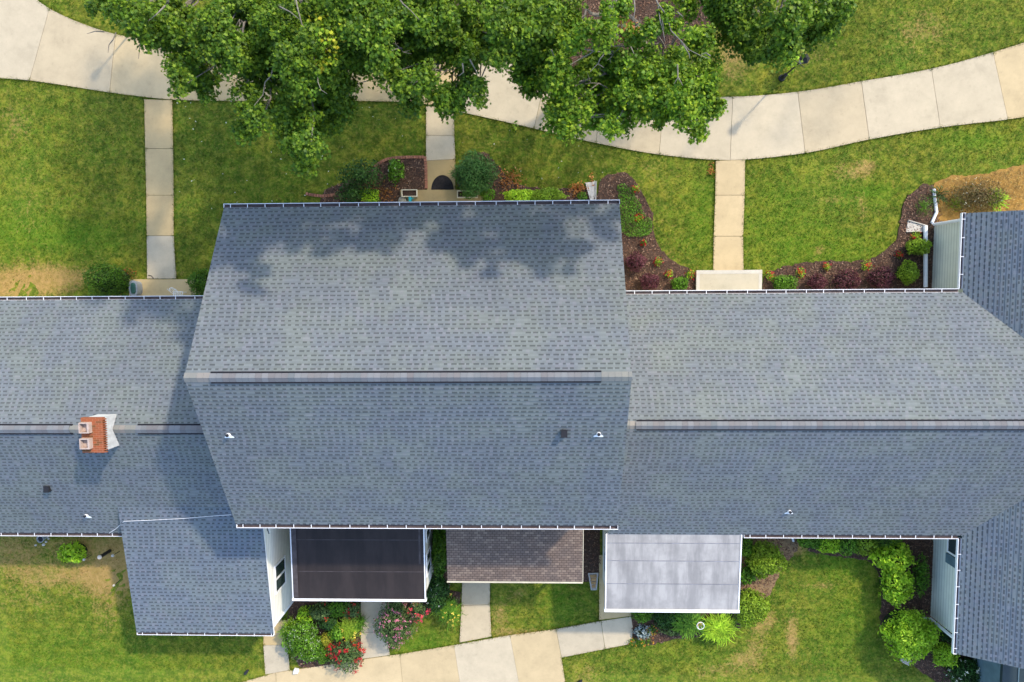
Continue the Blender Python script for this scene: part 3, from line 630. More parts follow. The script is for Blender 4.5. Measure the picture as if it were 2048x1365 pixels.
# main slopes are trimmed along the valleys (they shorten towards the ridge on the right by a negative cut)
rN_ = shingles('roof', HR, (3.08, ryN, rzE), (1, 0, 0), 0, xN-3.08, vl, (0, ryR-ryN, rzR-rzE), M['shN'], cutR=-(ryN-ryR)/vl)
rS_ = shingles('roof', HR, (3.08, ryS, rzE), (1, 0, 0), 0, xS-3.08, vs, (0, ryR-ryS, rzR-rzE), M['shN'], cutR=-(ryR-ryS)*(rsl/kN)/vs)
ridge_caps(rN_, 3.1, 21.3, ryR, rzR+.005, .555, [(W(1274, 852, rzR).x, 21.3)], .15)
wr = 5.3; wl = math.hypot(wr, wr*kN)
wN = shingles('wing_roof', HR, (xN, 2.86, rzE), (0, -1, 0), 0, 2.86-ryN, wl, (wr, 0, wr*kN), M['shW'], cutR=-wr/wl, E_=.17)
wS = shingles('wing_roof', HR, (xS, -14.9, rzE), (0, 1, 0), 0, ryS+14.9, wl, (wr, 0, wr*kN), M['shW'], cutR=-wr*(kN/rsl)/wl, E_=.17)
for w_ in (wN, wS): w_['label'] = 'cross wing roof with its shingle courses running up the photo'
gutter(HR, (3.1, ryN+.003, rzE-.01), (xN-.13, ryN+.003, rzE-.01), (0, 1, 0), hsp=.74, end0=False, end1=False)
gutter(HR, (8.55, ryS-.003, rzE-.01), (xS-.13, ryS-.003, rzE-.01), (0, -1, 0), hsp=.66, end1=False)
gutter(HR, (xN-.003, 2.86, rzE-.01), (xN-.003, ryN+.14, rzE-.01), (-1, 0, 0), hsp=.66, end1=False); gutter(HR, (xS-.003, -14.9, rzE-.01), (xS-.003, ryS-.14, rzE-.01), (-1, 0, 0), hsp=.66, end1=False)
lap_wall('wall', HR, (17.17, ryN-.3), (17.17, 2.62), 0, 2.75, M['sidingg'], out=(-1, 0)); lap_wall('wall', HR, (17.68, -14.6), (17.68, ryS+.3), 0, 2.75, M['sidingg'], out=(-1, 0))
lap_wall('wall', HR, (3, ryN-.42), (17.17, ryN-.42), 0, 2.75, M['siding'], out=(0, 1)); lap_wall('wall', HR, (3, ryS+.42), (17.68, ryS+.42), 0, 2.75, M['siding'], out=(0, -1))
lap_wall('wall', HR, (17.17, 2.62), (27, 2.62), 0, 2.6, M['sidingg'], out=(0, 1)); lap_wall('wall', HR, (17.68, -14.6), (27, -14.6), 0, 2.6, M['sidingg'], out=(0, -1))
window(HR, 17.66, -11.25, -10.15, 1.1, 2.3, -1, 1)
q = MB(); q.box(17.60, -11.72, 1.05, 17.65, -11.30, 2.35); q.build('shutter', M['slate'], HR)
door(HR, W(1457, 560).x, ryN-.40, .2, 1)
vent_pipe(rS_, 1578, 1024, rS, 1)
gr = flat_roof(HR, 2.95, 8.47, -13.24, ryS-.0, 2.45, 2.68, M['rollg'], M['lapg'], [-10.35, -11.12, -12.12], 'flat silver-grey rolled-roofing porch roof', rimw=.05, rimf=.12)
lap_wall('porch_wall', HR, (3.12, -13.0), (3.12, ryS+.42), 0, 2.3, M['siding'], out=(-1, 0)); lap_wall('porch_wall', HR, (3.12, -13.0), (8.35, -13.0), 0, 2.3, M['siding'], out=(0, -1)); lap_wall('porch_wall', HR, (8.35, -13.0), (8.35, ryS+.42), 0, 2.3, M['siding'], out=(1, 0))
window(HR, 3.10, -12.2, -11.2, .9, 2.0, -1, 1)
S0 = W(2006, 1331, 2.2); q = MB(); q.box(S0.x, S0.y-2.2, 2.05, S0.x+4, -14.62, 2.2); sr = q.build('sunroom_roof', M['glass'], HR); sr['label'] = 'dark blue glazed sunroom roof'
q = MB(); q.box(S0.x+.62, S0.y-2.2, 2.2, S0.x+.66, -14.7, 2.23); q.build('glazing_bar', M['slate'], sr)
q = MB(); q.tube([(S0.x+.66, -14.9, 2.3), (S0.x+.95, -15.25, 2.3), (S0.x+1.5, -15.6, 2.3)], .07, 8); q.build('white_rail', M['white'], sr)
q = MB(); q.box(S0.x+.02, S0.y-2.18, 0, S0.x+3.9, -14.64, 2.05); q.build('sunroom_wall', M['slate'], HR)
# downspouts
def spout(parent, pts, w=.05, name='downspout', mat='white'):
    m = MB(); P = [Vector(p) for p in pts]; m.tube(P, w, 8); return m.build(name, M[mat], parent)
def corner_spout(parent, xw, y, zt, ex, pts):
    return spout(parent, [(ex, y, zt), (xw-.08, y, zt-.25), (xw-.08, y, .15)]+pts, .065)
p0 = W(1872, 437, .12); corner_spout(HR, 17.17, 2.66, 2.6, 16.85, [(17.02, 2.75, .1)]+[tuple(W(a, b, .08)) for a, b in ((1873, 425), (1869, 392), (1868, 378))])
corner_spout(HR, 17.68, -14.68, 2.6, 17.25, [tuple(W(1846, 1236, .12))])
spout(HR, [tuple(W(1851, 575, .3)), tuple(W(1851, 500, .2)), tuple(W(1851, 452, .12))], .085, 'drain_extension')
spout(HR, [(10.9, ryS+.36, 2.4), (10.9, ryS+.36, .3), tuple(W(1587, 1083, .1))], .05)
spout(H, [(2.2, wy1+.05, 5.3), (2.2, wy1+.05, .4), tuple(W(1187, 402, .12))], .055)
# ------------------------------------------------------------------ small objects
def splash(px, py, ang, label, w0=.13, w1=.24, L=.8, fill=None):
    p = W(px, py, .05); e = empty('splash_block', (p.x, p.y, 0), label, 'splash block', 'concrete splash blocks'); m = MB()
    ca, sa = math.cos(rad(ang)), math.sin(rad(ang)); T = lambda u, v: (p.x+u*ca-v*sa, p.y+u*sa+v*ca)
    P = [T(-L/2, -w0), T(L/2, -w1), T(L/2, w1), T(-L/2, w0)]; m.prism(P, 0, .05)
    t_ = .035
    for s in (-1, 1):
        m.prism([T(-L/2, s*w0), T(L/2, s*w1), T(L/2, s*(w1-t_)), T(-L/2, s*(w0-t_))], .051, .1)
    m.prism([T(-L/2, -w0+t_+.002), T(-L/2+t_, -w0+t_+.004), T(-L/2+t_, w0-t_-.004), T(-L/2, w0-t_-.002)], .051, .1)
    if fill: m.prism([T(L/2-t_, -w1+t_+.004), T(L/2, -w1+t_+.002), T(L/2, w1-t_-.002), T(L/2-t_, w1-t_-.004)], .051, .1)
    m.build('block', M['stone'], e)
    if fill:
        m = MB()
        for k in range(4):
            u = -L/2+.1+k*.16; ww = (w0+(w1-w0)*(k+.8)/5)-.06; m.prism([T(u, -ww), T(u+.13, -ww), T(u+.13+random.uniform(-.02, .02), ww), T(u, ww)], .052, .075+.01*k)
        m.build('wood_pieces', M['wood'], e)
splash(1184, 383, 97, 'concrete splash block behind the tall house, under its downspout'); splash(1833, 455, 172, 'wedge-shaped concrete splash block by the white drain extension', L=.8, w0=.14, w1=.26)
splash(1187, 1163, 92, 'concrete splash block holding wood pieces, on the grass beside the brown porch roof', .13, .23, .78, True); splash(1811, 1322, -28, 'small pale splash block in the mulch below the big round bush', .12, .12, .42)
# lamp posts
def lamp(px, py, label, first=None):
    p = W(px, py)
    if first:
        e = first.copy(); col.objects.link(e); e.location = p; e['label'] = label
        for c in list(first.children):
            d = c.copy(); col.objects.link(d); d.parent = e
            for g_ in c.children: f_ = g_.copy(); col.objects.link(f_); f_.parent = d
        return e
    e = empty('street_lamp', (0, 0, 0), label, 'lamp', 'garden lamp posts')
    m = MB(); m.tube([(0, 0, 0), (0, 0, .08), (0, 0, .1), (0, 0, .5), (0, 0, .52)], [.14, .14, .09, .08, .05], 12); m.build('base', M['black'], e)
    m = MB(); m.tube([(0, 0, .5), (0, 0, 2.1)], [.036, .03], 10); pol = m.build('post', M['black'], e)
    m = MB(); m.tube([(-.22, .16, 1.9), (.22, -.16, 1.9)], .016, 6); m.build('ladder_rest', M['black'], pol)
    m = MB(); hexa = lambda r_, z_: [(r_*math.cos(k*math.pi/3), r_*math.sin(k*math.pi/3), z_) for k in range(6)]
    a, b = hexa(.10, 2.12), hexa(.17, 2.45)
    for k in range(6): l_ = (k+1) % 6; m.face([a[k], a[l_], b[l_], b[k]])
    m.face(a[::-1]); m.build('lantern_glass', M['grey'], e)
    m = MB(); b = hexa(.215, 2.46); c = hexa(.12, 2.56); t_ = hexa(.03, 2.66)
    for A_, B_, mm in ((b, c, 1), (c, t_, 0)):
        for k in range(6): l_ = (k+1) % 6; m.face([A_[k], A_[l_], B_[l_], B_[k]], m=mm)
    m.face(b[::-1]); m.face(t_); m.build('lantern_cap', [M['black'], M['black']], e)
    for ch_ in e.children: pass
    e.location = p; return e
lp = lamp(1563, 157, 'black lamp post with a hexagonal lantern on the lawn above the curved sidewalk'); lamp(276, 50, 'lamp post half hidden under the maple leaves at top left', lp)
# mat
p = W(885, 380, .05); m = MB(); P = [(p.x+.49*math.cos(a_), p.y+.63*math.sin(a_)) for a_ in [math.pi*k/24 for k in range(25)]]; m.prism(P, .036, .05)
tag(m.build('door_mat', M['rubber']), 'black half-round rubber mat on the walk before the brown stoop', 'mat')
def planter(px0, px1, py0, py1, z, label):
    a, b = W(px0, py1, z+.2), W(px1, py0, z+.2); e = empty('planter', ((a.x+b.x)/2, (a.y+b.y)/2, z), label, 'planter', 'cream planters on the brown stoop'); m = MB(); t_ = .035
    m.box(a.x, a.y, z, b.x, a.y+t_, z+.2); m.box(a.x, b.y-t_, z, b.x, b.y, z+.2); m.box(a.x, a.y+t_, z, a.x+t_, b.y-t_, z+.2); m.box(b.x-t_, a.y+t_, z, b.x, b.y-t_, z+.2); m.build('box', M['cream'], e)
    m = MB(); m.box(a.x+t_, a.y+t_, z, b.x-t_, b.y-t_, z+.13); m.build('potting_soil', M['mulch'], e); return a, b
planter(803, 834, 379, 394, .19, 'cream rectangular planter with bare soil at the left end of the brown stoop'); planter(914, 955, 381, 396, .19, 'cream rectangular planter half filled with green leaves by the rounded bush')
p = W(821, 399, .3); m = MB(); m.box(p.x-.06, p.y-.1, .19, p.x+.05, p.y+.1, .42); m.tube([(p.x+.04, p.y, .4), (p.x+.16, p.y+.03, .44)], .02, 6); tag(m.build('watering_can', M['teal']), 'small teal watering can beside the left planter', 'watering can')
def rock(px, py, r, h, label, seed=1, name='stone', mat='boulder', group=None, cat='stone'):
    rr = np.random.RandomState(seed); p = W(px, py, h*.5); m = MB(); n = 12; rings = []
    for j, (fr, fz) in enumerate(((1, 0), (1.02, .5), (.8, .9), (.4, 1.02))): rings.append([(p.x+r*fr*math.cos(k*2*math.pi/n)*rr.uniform(.85, 1.1), p.y+r*.8*fr*math.sin(k*2*math.pi/n)*rr.uniform(.85, 1.1), h*fz) for k in range(n)])
    for A_, B_ in zip(rings, rings[1:]):
        for k in range(n): l_ = (k+1) % n; m.face([A_[k], A_[l_], B_[l_], B_[k]])
    m.face(rings[-1]); o = m.build(name, M[mat]); return tag(o, label, cat, group)
rock(806, 401, .22, .3, 'grey boulder beside the teal watering can', 3)
# brick edging
def edging(pts, label):
    P = [Vector((*q, 0)) for q in G(pts)]; m = MB(); acc = 0; Lt = sum((b-a).length for a, b in zip(P, P[1:])); n = int(Lt/.115)
    def at(s):
        for a, b in zip(P, P[1:]):
            l_ = (b-a).length
            if s <= l_: return a+(b-a)*(s/l_), (b-a).normalized()
            s -= l_
        return P[-1], (P[-1]-P[-2]).normalized()
    for k in range(n):
        c_, d_ = at((k+.5)*Lt/n); n_ = Vector((-d_.y, d_.x, 0)); q = [c_+d_*a+n_*b for a, b in ((-.048, -.06), (.048, -.06), (.048, .06), (-.048, .06))]
        m.prism([(v.x, v.y) for v in q], -.02, .075+random.uniform(-.008, .008))
    tag(m.build('brick_edging', M['brickp']), label, 'edging')
edging([(748,336),(760,326),(775,319),(795,316),(820,315),(850,315),(852,330),(853,378)], 'curved row of red bricks edging the bed beside the middle walk')
edging([(612,388),(628,391),(645,393),(672,390)], 'short row of half-hidden red bricks near the tall house gutter')
# left stoop bin and chair
p = W(270, 577, .45); m = MB()
def oval(cx, cy, rx, ry, z, n=20): return [(cx+rx*math.copysign(abs(math.cos(a))**.7, math.cos(a)), cy+ry*math.copysign(abs(math.sin(a))**.7, math.sin(a)), z) for a in [2*math.pi*k/n for k in range(n)]]
def loft(m, rings, mm=None, cap=True):
    for A_, B_ in zip(rings, rings[1:]):
        n = len(A_)
        for k in range(n): l_ = (k+1) % n; m.face([A_[k], A_[l_], B_[l_], B_[k]], m=mm)
    if cap: m.face(rings[-1], m=mm)
e = empty('planter_tub', (p.x, p.y, .15), 'grey oval tub with a dark green top on the golden stoop', 'tub')
m = MB(); loft(m, [oval(p.x, p.y, .17, .30, .15), oval(p.x, p.y, .19, .34, .6), oval(p.x, p.y, .15, .29, .61)]); m.build('tub', M['grey'], e)
m = MB(); loft(m, [oval(p.x+.02, p.y, .11, .24, .6), oval(p.x+.02, p.y, .11, .24, .64), oval(p.x+.02, p.y, .06, .18, .66)]); m.build('green_top', M['dgreen'], e)
p = W(356, 585, .5); e = empty('garden_chair', (p.x, p.y, .15), 'white wire garden chair at the right end of the golden stoop', 'chair')
m = MB()
for k in range(5): a_ = -.16+k*.08; m.tube([(p.x+a_, p.y-.12, .5), (p.x+a_*1.1-.05, p.y+.18-.25*abs(a_), .95)], .012, 6)
m.tube([(p.x-.24, p.y+.05, .75), (p.x-.14, p.y+.17, .93), (p.x, p.y+.2, .97), (p.x+.1, p.y+.12, .93), (p.x+.17, p.y, .75)], .014, 6); m.build('backrest', M['white'], e)
m = MB()
for k in range(6): a_ = -.2+k*.08; m.tube([(p.x+a_, p.y-.35, .5), (p.x+a_, p.y+.02, .5)], .012, 6)
m.tube([(p.x-.22, p.y-.36, .5), (p.x+.22, p.y-.36, .5)], .014, 6); m.tube([(p.x-.22, p.y+.02, .5), (p.x+.22, p.y+.02, .5)], .014, 6); m.build('seat', M['white'], e)
for a_, b_ in ((-.2, -.34), (.2, -.34), (-.2, 0), (.2, 0)):
    m = MB(); m.tube([(p.x+a_, p.y+b_, .15), (p.x+a_, p.y+b_, .5)], .014, 6); m.build('leg', M['white'], e)
m = MB(); m.tube([(*W(a_, b_, .06)[:2], .05) for a_, b_ in ((296,551),(302,552),(306,556),(306,560))], .015, 6); tag(m.build('garden_hose', M['black']), 'short curl of black hose at the end of the left walk', 'hose')
# left south garden bits
def bowl(px, py, r, h, label, name, cat, mat='grey', mat2='black', group=None):
    p = W(px, py, h); e = empty(name, (p.x, p.y, 0), label, cat, group); m = MB(); c = lambda R_, z_: [(p.x+R_*math.cos(k*math.pi/10), p.y+R_*math.sin(k*math.pi/10), z_) for k in range(20)]
    loft(m, [c(r*.6, 0), c(r*.8, h*.6), c(r, h), c(r*.82, h), c(r*.7, h*.8)], cap=False); m.build('rim', M[mat], e); m = MB(); m.face(c(r*.78, h*.86)); m.build('filling', M[mat2], e); return e
bowl(80, 1079, .17, .35, 'round grey pot with a dark inside below the left gutter', 'plant_pot', 'pot')
for i, (a, b, r) in enumerate(((71,1091,.055),(87,1090,.08),(92,1084,.06),(97,1078,.05),(95,1075,.05))): rock(a, b, r, .06, ('small pale stone farthest left below the round grey pot', 'largest pale stone directly below the round grey pot', 'pale stone at lower right of the round grey pot', 'tiny pale stone right of the pot, nearer the lawn', 'tiny pale stone right of the pot, against the gutter')[i], 10+i, mat='stone', group='pale stones around the grey pot')
def stake(px, py, h, label, r=.07, name='garden_light', lean=(0, 0), top='grey', group=None, post=.012):
    p = W(px, py); e = empty(name, (p.x, p.y, 0), label, 'garden light', group); m = MB(); q_ = (p.x+lean[0], p.y+lean[1], h); m.tube([(p.x, p.y, 0), q_], post, 8); m.build('stake', M['black'], e)
    m = MB(); m.tube([(q_[0], q_[1], h), (q_[0], q_[1], h+.05)], [r, r*.8], 14); m.build('cap', M[top], e)
stake(220, 1102, .75, 'black bollard light with a pale round cap between the left bush and the wing roof', .10, top='stone', post=.075)
stake(184, 1110, .55, 'spidery grey solar light on a thin stake right of the bright bush', .06)
stake(239, 1103, .5, 'solar light with small pale petals next to the wing roof edge', .07, top='stone')
stake(241, 1160, .8, 'thin leaning stake light close to the wing roof, lowest of the garden lights', .05, top='stone', lean=(.2, .1))
def spot(px, py, label):
    p = W(px, py, .1); e = empty('spotlight', (p.x, p.y, 0), label, 'spotlight', 'black spotlights by the lower walk'); m = MB(); m.tube([(p.x, p.y, 0), (p.x, p.y, .14)], .014, 6); m.build('stake', M['black'], e)
    m = MB(); m.tube([(p.x-.1, p.y-.12, .12), (p.x, p.y, .18), (p.x+.08, p.y+.1, .22)], [.075, .065, .04], 12); m.build('lamp_head', M['black'], e)
spot(495, 1342, 'black spotlight on the grass left of the lower walk'); spot(1160, 1362, 'black spotlight at the bottom edge of the lawn, right of the wide walk')
p = W(592, 1343, .1); m = MB(); m.prism([(p.x-.12, p.y-.11), (p.x+.1, p.y-.08), (p.x+.13, p.y+.1), (p.x-.07, p.y+.13)], .03, .16); tag(m.build('stone_block', M['white']), 'small white block at the foot of the white flowering bush', 'block')
p = W(1400, 1250, .6); e = empty('plant_stand', (p.x, p.y, 0), 'white wire basket stand among the long green leaves', 'plant stand'); m = MB()
c = lambda R_, z_: [(p.x+R_*math.cos(k*math.pi/9), p.y+R_*math.sin(k*math.pi/9), z_) for k in range(19)]
m.tube(c(.16, .7), .015, 6, cap=False); m.tube(c(.10, .45), .012, 6, cap=False)
for k in range(6): a_ = k*math.pi/3; m.tube([(p.x+.16*math.cos(a_), p.y+.16*math.sin(a_), .7), (p.x+.06*math.cos(a_), p.y+.06*math.sin(a_), .4), (p.x+.12*math.cos(a_), p.y+.12*math.sin(a_), 0)], .010, 5)
m.build('wire_basket', M['white'], e); m = MB(); m.face([(p.x+.12*math.cos(k*math.pi/8), p.y+.12*math.sin(k*math.pi/8), .55) for k in range(16)]); m.build('basket_filling', M['wood'], e)
p = W(832, 1206, .3); bowl(831, 1207, .2, .35, 'terracotta pot half under the black porch roof edge', 'plant_pot', 'pot', 'clay', 'wood')
# ------------------------------------------------------------------ foliage
STAR = np.array([(0, -.35), (.28, -.55), (.30, -.18), (.85, -.12), (.48, .16), (.62, .62), (.22, .42), (0, 1.0), (-.22, .42), (-.62, .62), (-.48, .16), (-.85, -.12), (-.30, -.18), (-.28, -.55)])
OVAL = np.array([(0, -1), (.42, -.3), (.38, .4), (0, 1), (-.38, .4), (-.42, -.3)])
LONG = np.array([(0, -1), (.12, -.3), (.10, .5), (0, 1), (-.10, .5), (-.12, -.3)])
def leaves(P, Nn, size, shape, jit=.6, var=.35):
    """one small polygon per leaf at P, roughly facing Nn"""
    n = len(P); N_ = Nn+rs.normal(0, jit, (n, 3)); N_ /= np.linalg.norm(N_, axis=1)[:, None]+1e-9
    r = rs.normal(0, 1, (n, 3)); A = np.cross(N_, r); A /= np.linalg.norm(A, axis=1)[:, None]+1e-9; B = np.cross(N_, A)
    s = size*(1+rs.uniform(-var, var, n))
    S = shape; V = P[:, None, :]+(A[:, None, :]*S[None, :, 0, None]+B[:, None, :]*S[None, :, 1, None])*s[:, None, None]
    V = V-N_[:, None, :]*(np.abs(S[:, 0])[None, :, None]**2*.25*s[:, None, None])
    k = len(S); return V.reshape(-1, 3), np.arange(n*k).reshape(n, k)
def cloud(c, r, n, shell=.35, top=True, seed=None):
    """points in the outer shell of an ellipsoid with lumpy surface"""
    d = rs.normal(0, 1, (n, 3)); 
    if top: d[:, 2] = np.abs(d[:, 2])*1.0-.25*(rs.rand(n) < .35)
    d /= np.linalg.norm(d, axis=1)[:, None]
    ph = rs.uniform(0, 6.28, 6); lump = 1+.08*np.sin(d[:, 0]*5+ph[0])+.08*np.sin(d[:, 1]*6+ph[1])+.07*np.sin(d[:, 2]*7+ph[2]+d[:, 0]*4)+.06*np.sin(d[:, 0]*13+ph[3])*np.sin(d[:, 1]*12+ph[4]); lump = lump*(1+.16*(rs.rand(n) < .05))
    rr = (1-shell*rs.rand(n)**1.6)*lump
    return np.array(c)+d*rr[:, None]*np.array(r), d
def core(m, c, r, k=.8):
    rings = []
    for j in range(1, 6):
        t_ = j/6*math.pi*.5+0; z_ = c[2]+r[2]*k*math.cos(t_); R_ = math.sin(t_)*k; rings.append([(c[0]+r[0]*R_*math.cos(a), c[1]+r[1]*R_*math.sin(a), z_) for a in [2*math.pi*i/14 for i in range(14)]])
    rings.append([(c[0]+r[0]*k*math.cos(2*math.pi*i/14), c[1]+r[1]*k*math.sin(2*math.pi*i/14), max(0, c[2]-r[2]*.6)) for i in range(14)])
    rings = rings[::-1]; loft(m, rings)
LM = {
 'maple': leaf_mat('maple_leaf', [(0.044, 0.098, 0.010), (0.078, 0.167, 0.012), (0.133, 0.230, 0.013), (0.204, 0.298, 0.018)], .35),
 'oak': leaf_mat('bright_leaf', [(0.052, 0.122, 0.011), (0.105, 0.219, 0.013), (0.178, 0.304, 0.015), (0.297, 0.401, 0.022)], .35),
 'yellowtip': leaf_mat('yellowing_leaf', [(0.192, 0.351, 0.015), (0.360, 0.442, 0.020), (0.480, 0.390, 0.020), (0.240, 0.390, 0.020)], .35),
 'dead': leaf_mat('dead_leaf', [(.34, .11, .02), (.48, .20, .04), (.28, .10, .03), (.55, .30, .10)], .2),
 'box': leaf_mat('dark_round_leaf', [(0.029, 0.089, 0.007), (0.063, 0.154, 0.009), (0.105, 0.211, 0.011)], .25),
 'yew': leaf_mat('blue_green_leaf', [(0.030, 0.105, 0.023), (0.068, 0.175, 0.039), (0.120, 0.252, 0.058)], .25),
 'dark': leaf_mat('deep_green_leaf', [(0.014, 0.048, 0.009), (0.030, 0.090, 0.013), (0.054, 0.132, 0.022)], .25),
 'mid': leaf_mat('mid_green_leaf', [(0.050, 0.133, 0.011), (0.099, 0.238, 0.014), (0.182, 0.356, 0.029)], .3),
 'lime': leaf_mat('lime_leaf', [(0.171, 0.342, 0.014), (0.342, 0.559, 0.025), (0.497, 0.714, 0.051)], .35),
 'olive': leaf_mat('olive_leaf', [(0.132, 0.230, 0.012), (0.220, 0.351, 0.022), (0.308, 0.446, 0.036)], .3),
 'purple': leaf_mat('dark_purple_leaf', [(0.056, 0.014, 0.025), (0.104, 0.026, 0.040), (0.160, 0.051, 0.064), (0.080, 0.043, 0.029)], .15),
 'rose': leaf_mat('rose_leaf', [(0.038, 0.084, 0.024), (0.090, 0.154, 0.042), (0.150, 0.224, 0.060)], .25),
 'silver': leaf_mat('silver_leaf', [(0.231, 0.294, 0.286), (0.315, 0.385, 0.381), (0.196, 0.252, 0.224)], .15),
 'strawleaf': leaf_mat('dried_stem', [(.10, .07, .03), (.24, .17, .06), (.07, .055, .03), (.13, .14, .03)], .2),
 'gold': leaf_mat('yellow_green_leaf', [(.30, .30, .02), (.42, .40, .03), (.36, .38, .03)], .2),
 'strawdry': leaf_mat('straw_blade', [(.40, .24, .06), (.52, .36, .12), (.22, .13, .04), (.34, .28, .06)], .2),
 'red': leaf_mat('red_petal', [(.40, .006, .014), (.55, .012, .02), (.30, .005, .012)], .2),
 'pink': leaf_mat('pink_petal', [(.70, .10, .22), (.78, .30, .38), (.60, .20, .35)], .2),
 'hot': leaf_mat('coral_petal', [(.85, .02, .10), (.80, .08, .12), (.7, .04, .06)], .2),
 'ylw': leaf_mat('yellow_petal', [(.85, .60, .05), (.9, .75, .15), (.85, .45, .03)], .2),
 'wht': leaf_mat('cream_petal', [(.75, .72, .60), (.6, .62, .45), (.8, .78, .70)], .2),
 'orange': leaf_mat('orange_petal', [(.85, .30, .02), (.9, .5, .05), (.75, .12, .02)], .2)}
SH = {'oval': OVAL, 'long': LONG, 'star': STAR}
def shrub(px, py, rx, ry, h, leafm, label, name='shrub', cat='shrub', size=.045, n=1500, shape='oval', bloom=None, group=None, jit=.7, shell=.4, flat=False, cored=True):
    """rx, ry in photo pixels at ground scale (45.5 px per metre)"""
    p = W(px, py, h*.75); s = (CAMH-h*.75)/FP; rx, ry = rx*s, ry*s
    e = empty(name, (p.x, p.y, 0), label, cat, group); c = (p.x, p.y, h*.42)
    P, D = cloud(c, (rx, ry, h*.58), n, shell); 
    if flat: D = D*.3+np.array([0, 0, 1])
    P[:, 2] = np.maximum(P[:, 2], .04)
    V, F = leaves(P, D, size, SH[shape], jit); o = np_mesh('foliage', V, F, LM[leafm], e)
    m = MB(); 
    if cored: core(m, (p.x, p.y, h*.35), (rx, ry, h*.55), .72)  # solid filler dome inside the bush, not real twigs
    else:
        for k in range(5): a = random.uniform(0, 6.28); m.tube([(p.x, p.y, 0), (p.x+.3*rx*math.cos(a), p.y+.3*ry*math.sin(a), h*.4), (p.x+.7*rx*math.cos(a), p.y+.7*ry*math.sin(a), h*.7)], [.015, .01, .005], 5)
    m.build('branches', M['corem'] if cored else M['bark'], e)  # when cored, this holds the filler dome with its painted inner shade
    if bloom:
        for bm, bn_, bs, cl in bloom:
            cp, cdn = cloud(c, (rx*1.02, ry*1.02, h*.62), bn_, .05); k = cl; P = np.repeat(cp, k, 0)+rs.normal(0, bs*1.1, (bn_*k, 3)); P[:, 2] = np.maximum(P[:, 2], .08)
            V, F = leaves(P, np.repeat(cdn, k, 0)+np.array([0, 0, .5]), bs, OVAL, .5); np_mesh('blossoms', V, F, LM[bm], e)
    return e
M['corem'] = plain('painted_core_shade', (.018, .028, .010), .95, .3, 9)  # near-black colour paints the inner shade of the bush onto its filler dome
def blades_plant(px, py, rx, ry, h, leafm, label, n=220, L=.5, w=.022, name='lily_clump', cat='plant', bloom=None, group=None):
    p = W(px, py, h*.5); s = (CAMH-h*.5)/FP; rx, ry = rx*s, ry*s; e = empty(name, (p.x, p.y, 0), label, cat, group); Vs = []; Fs = []; k0 = 0
    for i in range(n):
        a = random.uniform(0, 2*math.pi); b0 = (p.x+random.gauss(0, rx*.25), p.y+random.gauss(0, ry*.25)); l_ = L*random.uniform(.6, 1.15)
        d = (math.cos(a), math.sin(a)); q = (-d[1]*w, d[0]*w); pr = []
        for t_, zz, ww in ((0, .02, .6), (.35, h*.8, 1), (.75, h*.95, .7), (1.0, h*.6, 0.05)):
            x_, y_ = b0[0]+d[0]*l_*t_, b0[1]+d[1]*l_*t_; pr += [(x_-q[0]*ww, y_-q[1]*ww, zz), (x_+q[0]*ww, y_+q[1]*ww, zz)]
        Vs += pr; Fs += [(k0+2*j, k0+2*j+1, k0+2*j+3, k0+2*j+2) for j in range(3)]; k0 += 8
    np_mesh('leaves', np.array(Vs), np.array(Fs), LM[leafm], e)
    if bloom:
        bm, bn_, bs, cl = bloom; cp, cdn = cloud((p.x, p.y, h*.7), (rx, ry, h*.5), bn_, .5); P = np.repeat(cp, cl, 0)+rs.normal(0, bs, (bn_*cl, 3)); V, F = leaves(P, np.repeat(cdn, cl, 0)+np.array([0, 0, 1]), bs, OVAL, .5); np_mesh('blossoms', V, F, LM[bm], e)
    return e
# north side
shrub(205, 562, 46, 38, 1.3, 'box', 'large dark clipped round bush left of the golden stoop', 'clipped_bush', 'bush', .035, 5200)
shrub(398, 566, 26, 30, 1.2, 'box', 'dark clipped round bush half under the tall house roof, right of the golden stoop', 'clipped_bush', 'bush', .035, 3000)
shrub(947, 345, 42, 42, 1.2, 'yew', 'rounded blue-green feathery bush right of the middle walk', 'yew_bush', 'bush', .10, 3600, 'long', jit=.9)
shrub(974, 388, 16, 14, .6, 'mid', 'small fresh green plant between the feathery bush and the gutter', 'plant', 'plant', .05, 420, cored=False)
shrub(934, 389, 14, 9, .45, 'mid', 'green leaves growing in the right-hand cream planter', 'plant', 'plant', .04, 420, cored=False)
shrub(718, 350, 44, 34, 1.5, 'dark', 'loose dark green shrub left of the brick-edged bed', 'shrub', 'shrub', .05, 2600, cored=False, shell=.9)
shrub(700, 388, 32, 20, 1.1, 'dark', 'dark shrub tucked against the gutter under the maple tip', 'shrub', 'shrub', .05, 1300, cored=False, shell=.9)
shrub(738, 391, 19, 15, .8, 'lime', 'small bright yellow-green bush by the gutter of the tall house', 'shrub', 'shrub', .04, 800)
shrub(790, 342, 17, 24, .6, 'mid', 'leafy green perennial inside the brick-edged bed', 'plant', 'plant', .07, 420, cored=False, bloom=[('wht', 6, .02, 3)])
shrub(1040, 391, 30, 13, .6, 'lime', 'left part of the low bright hedge along the gutter', 'hedge', 'hedge', .05, 1100, flat=True)
shrub(1095, 391, 38, 14, .6, 'olive', 'right longer part of the low bright hedge along the gutter', 'hedge', 'hedge', .05, 1300, flat=True)
shrub(1165, 393, 11, 9, .4, 'mid', 'small green tuft left of the splash block at the gutter', 'plant', 'plant', .04, 260, cored=False)
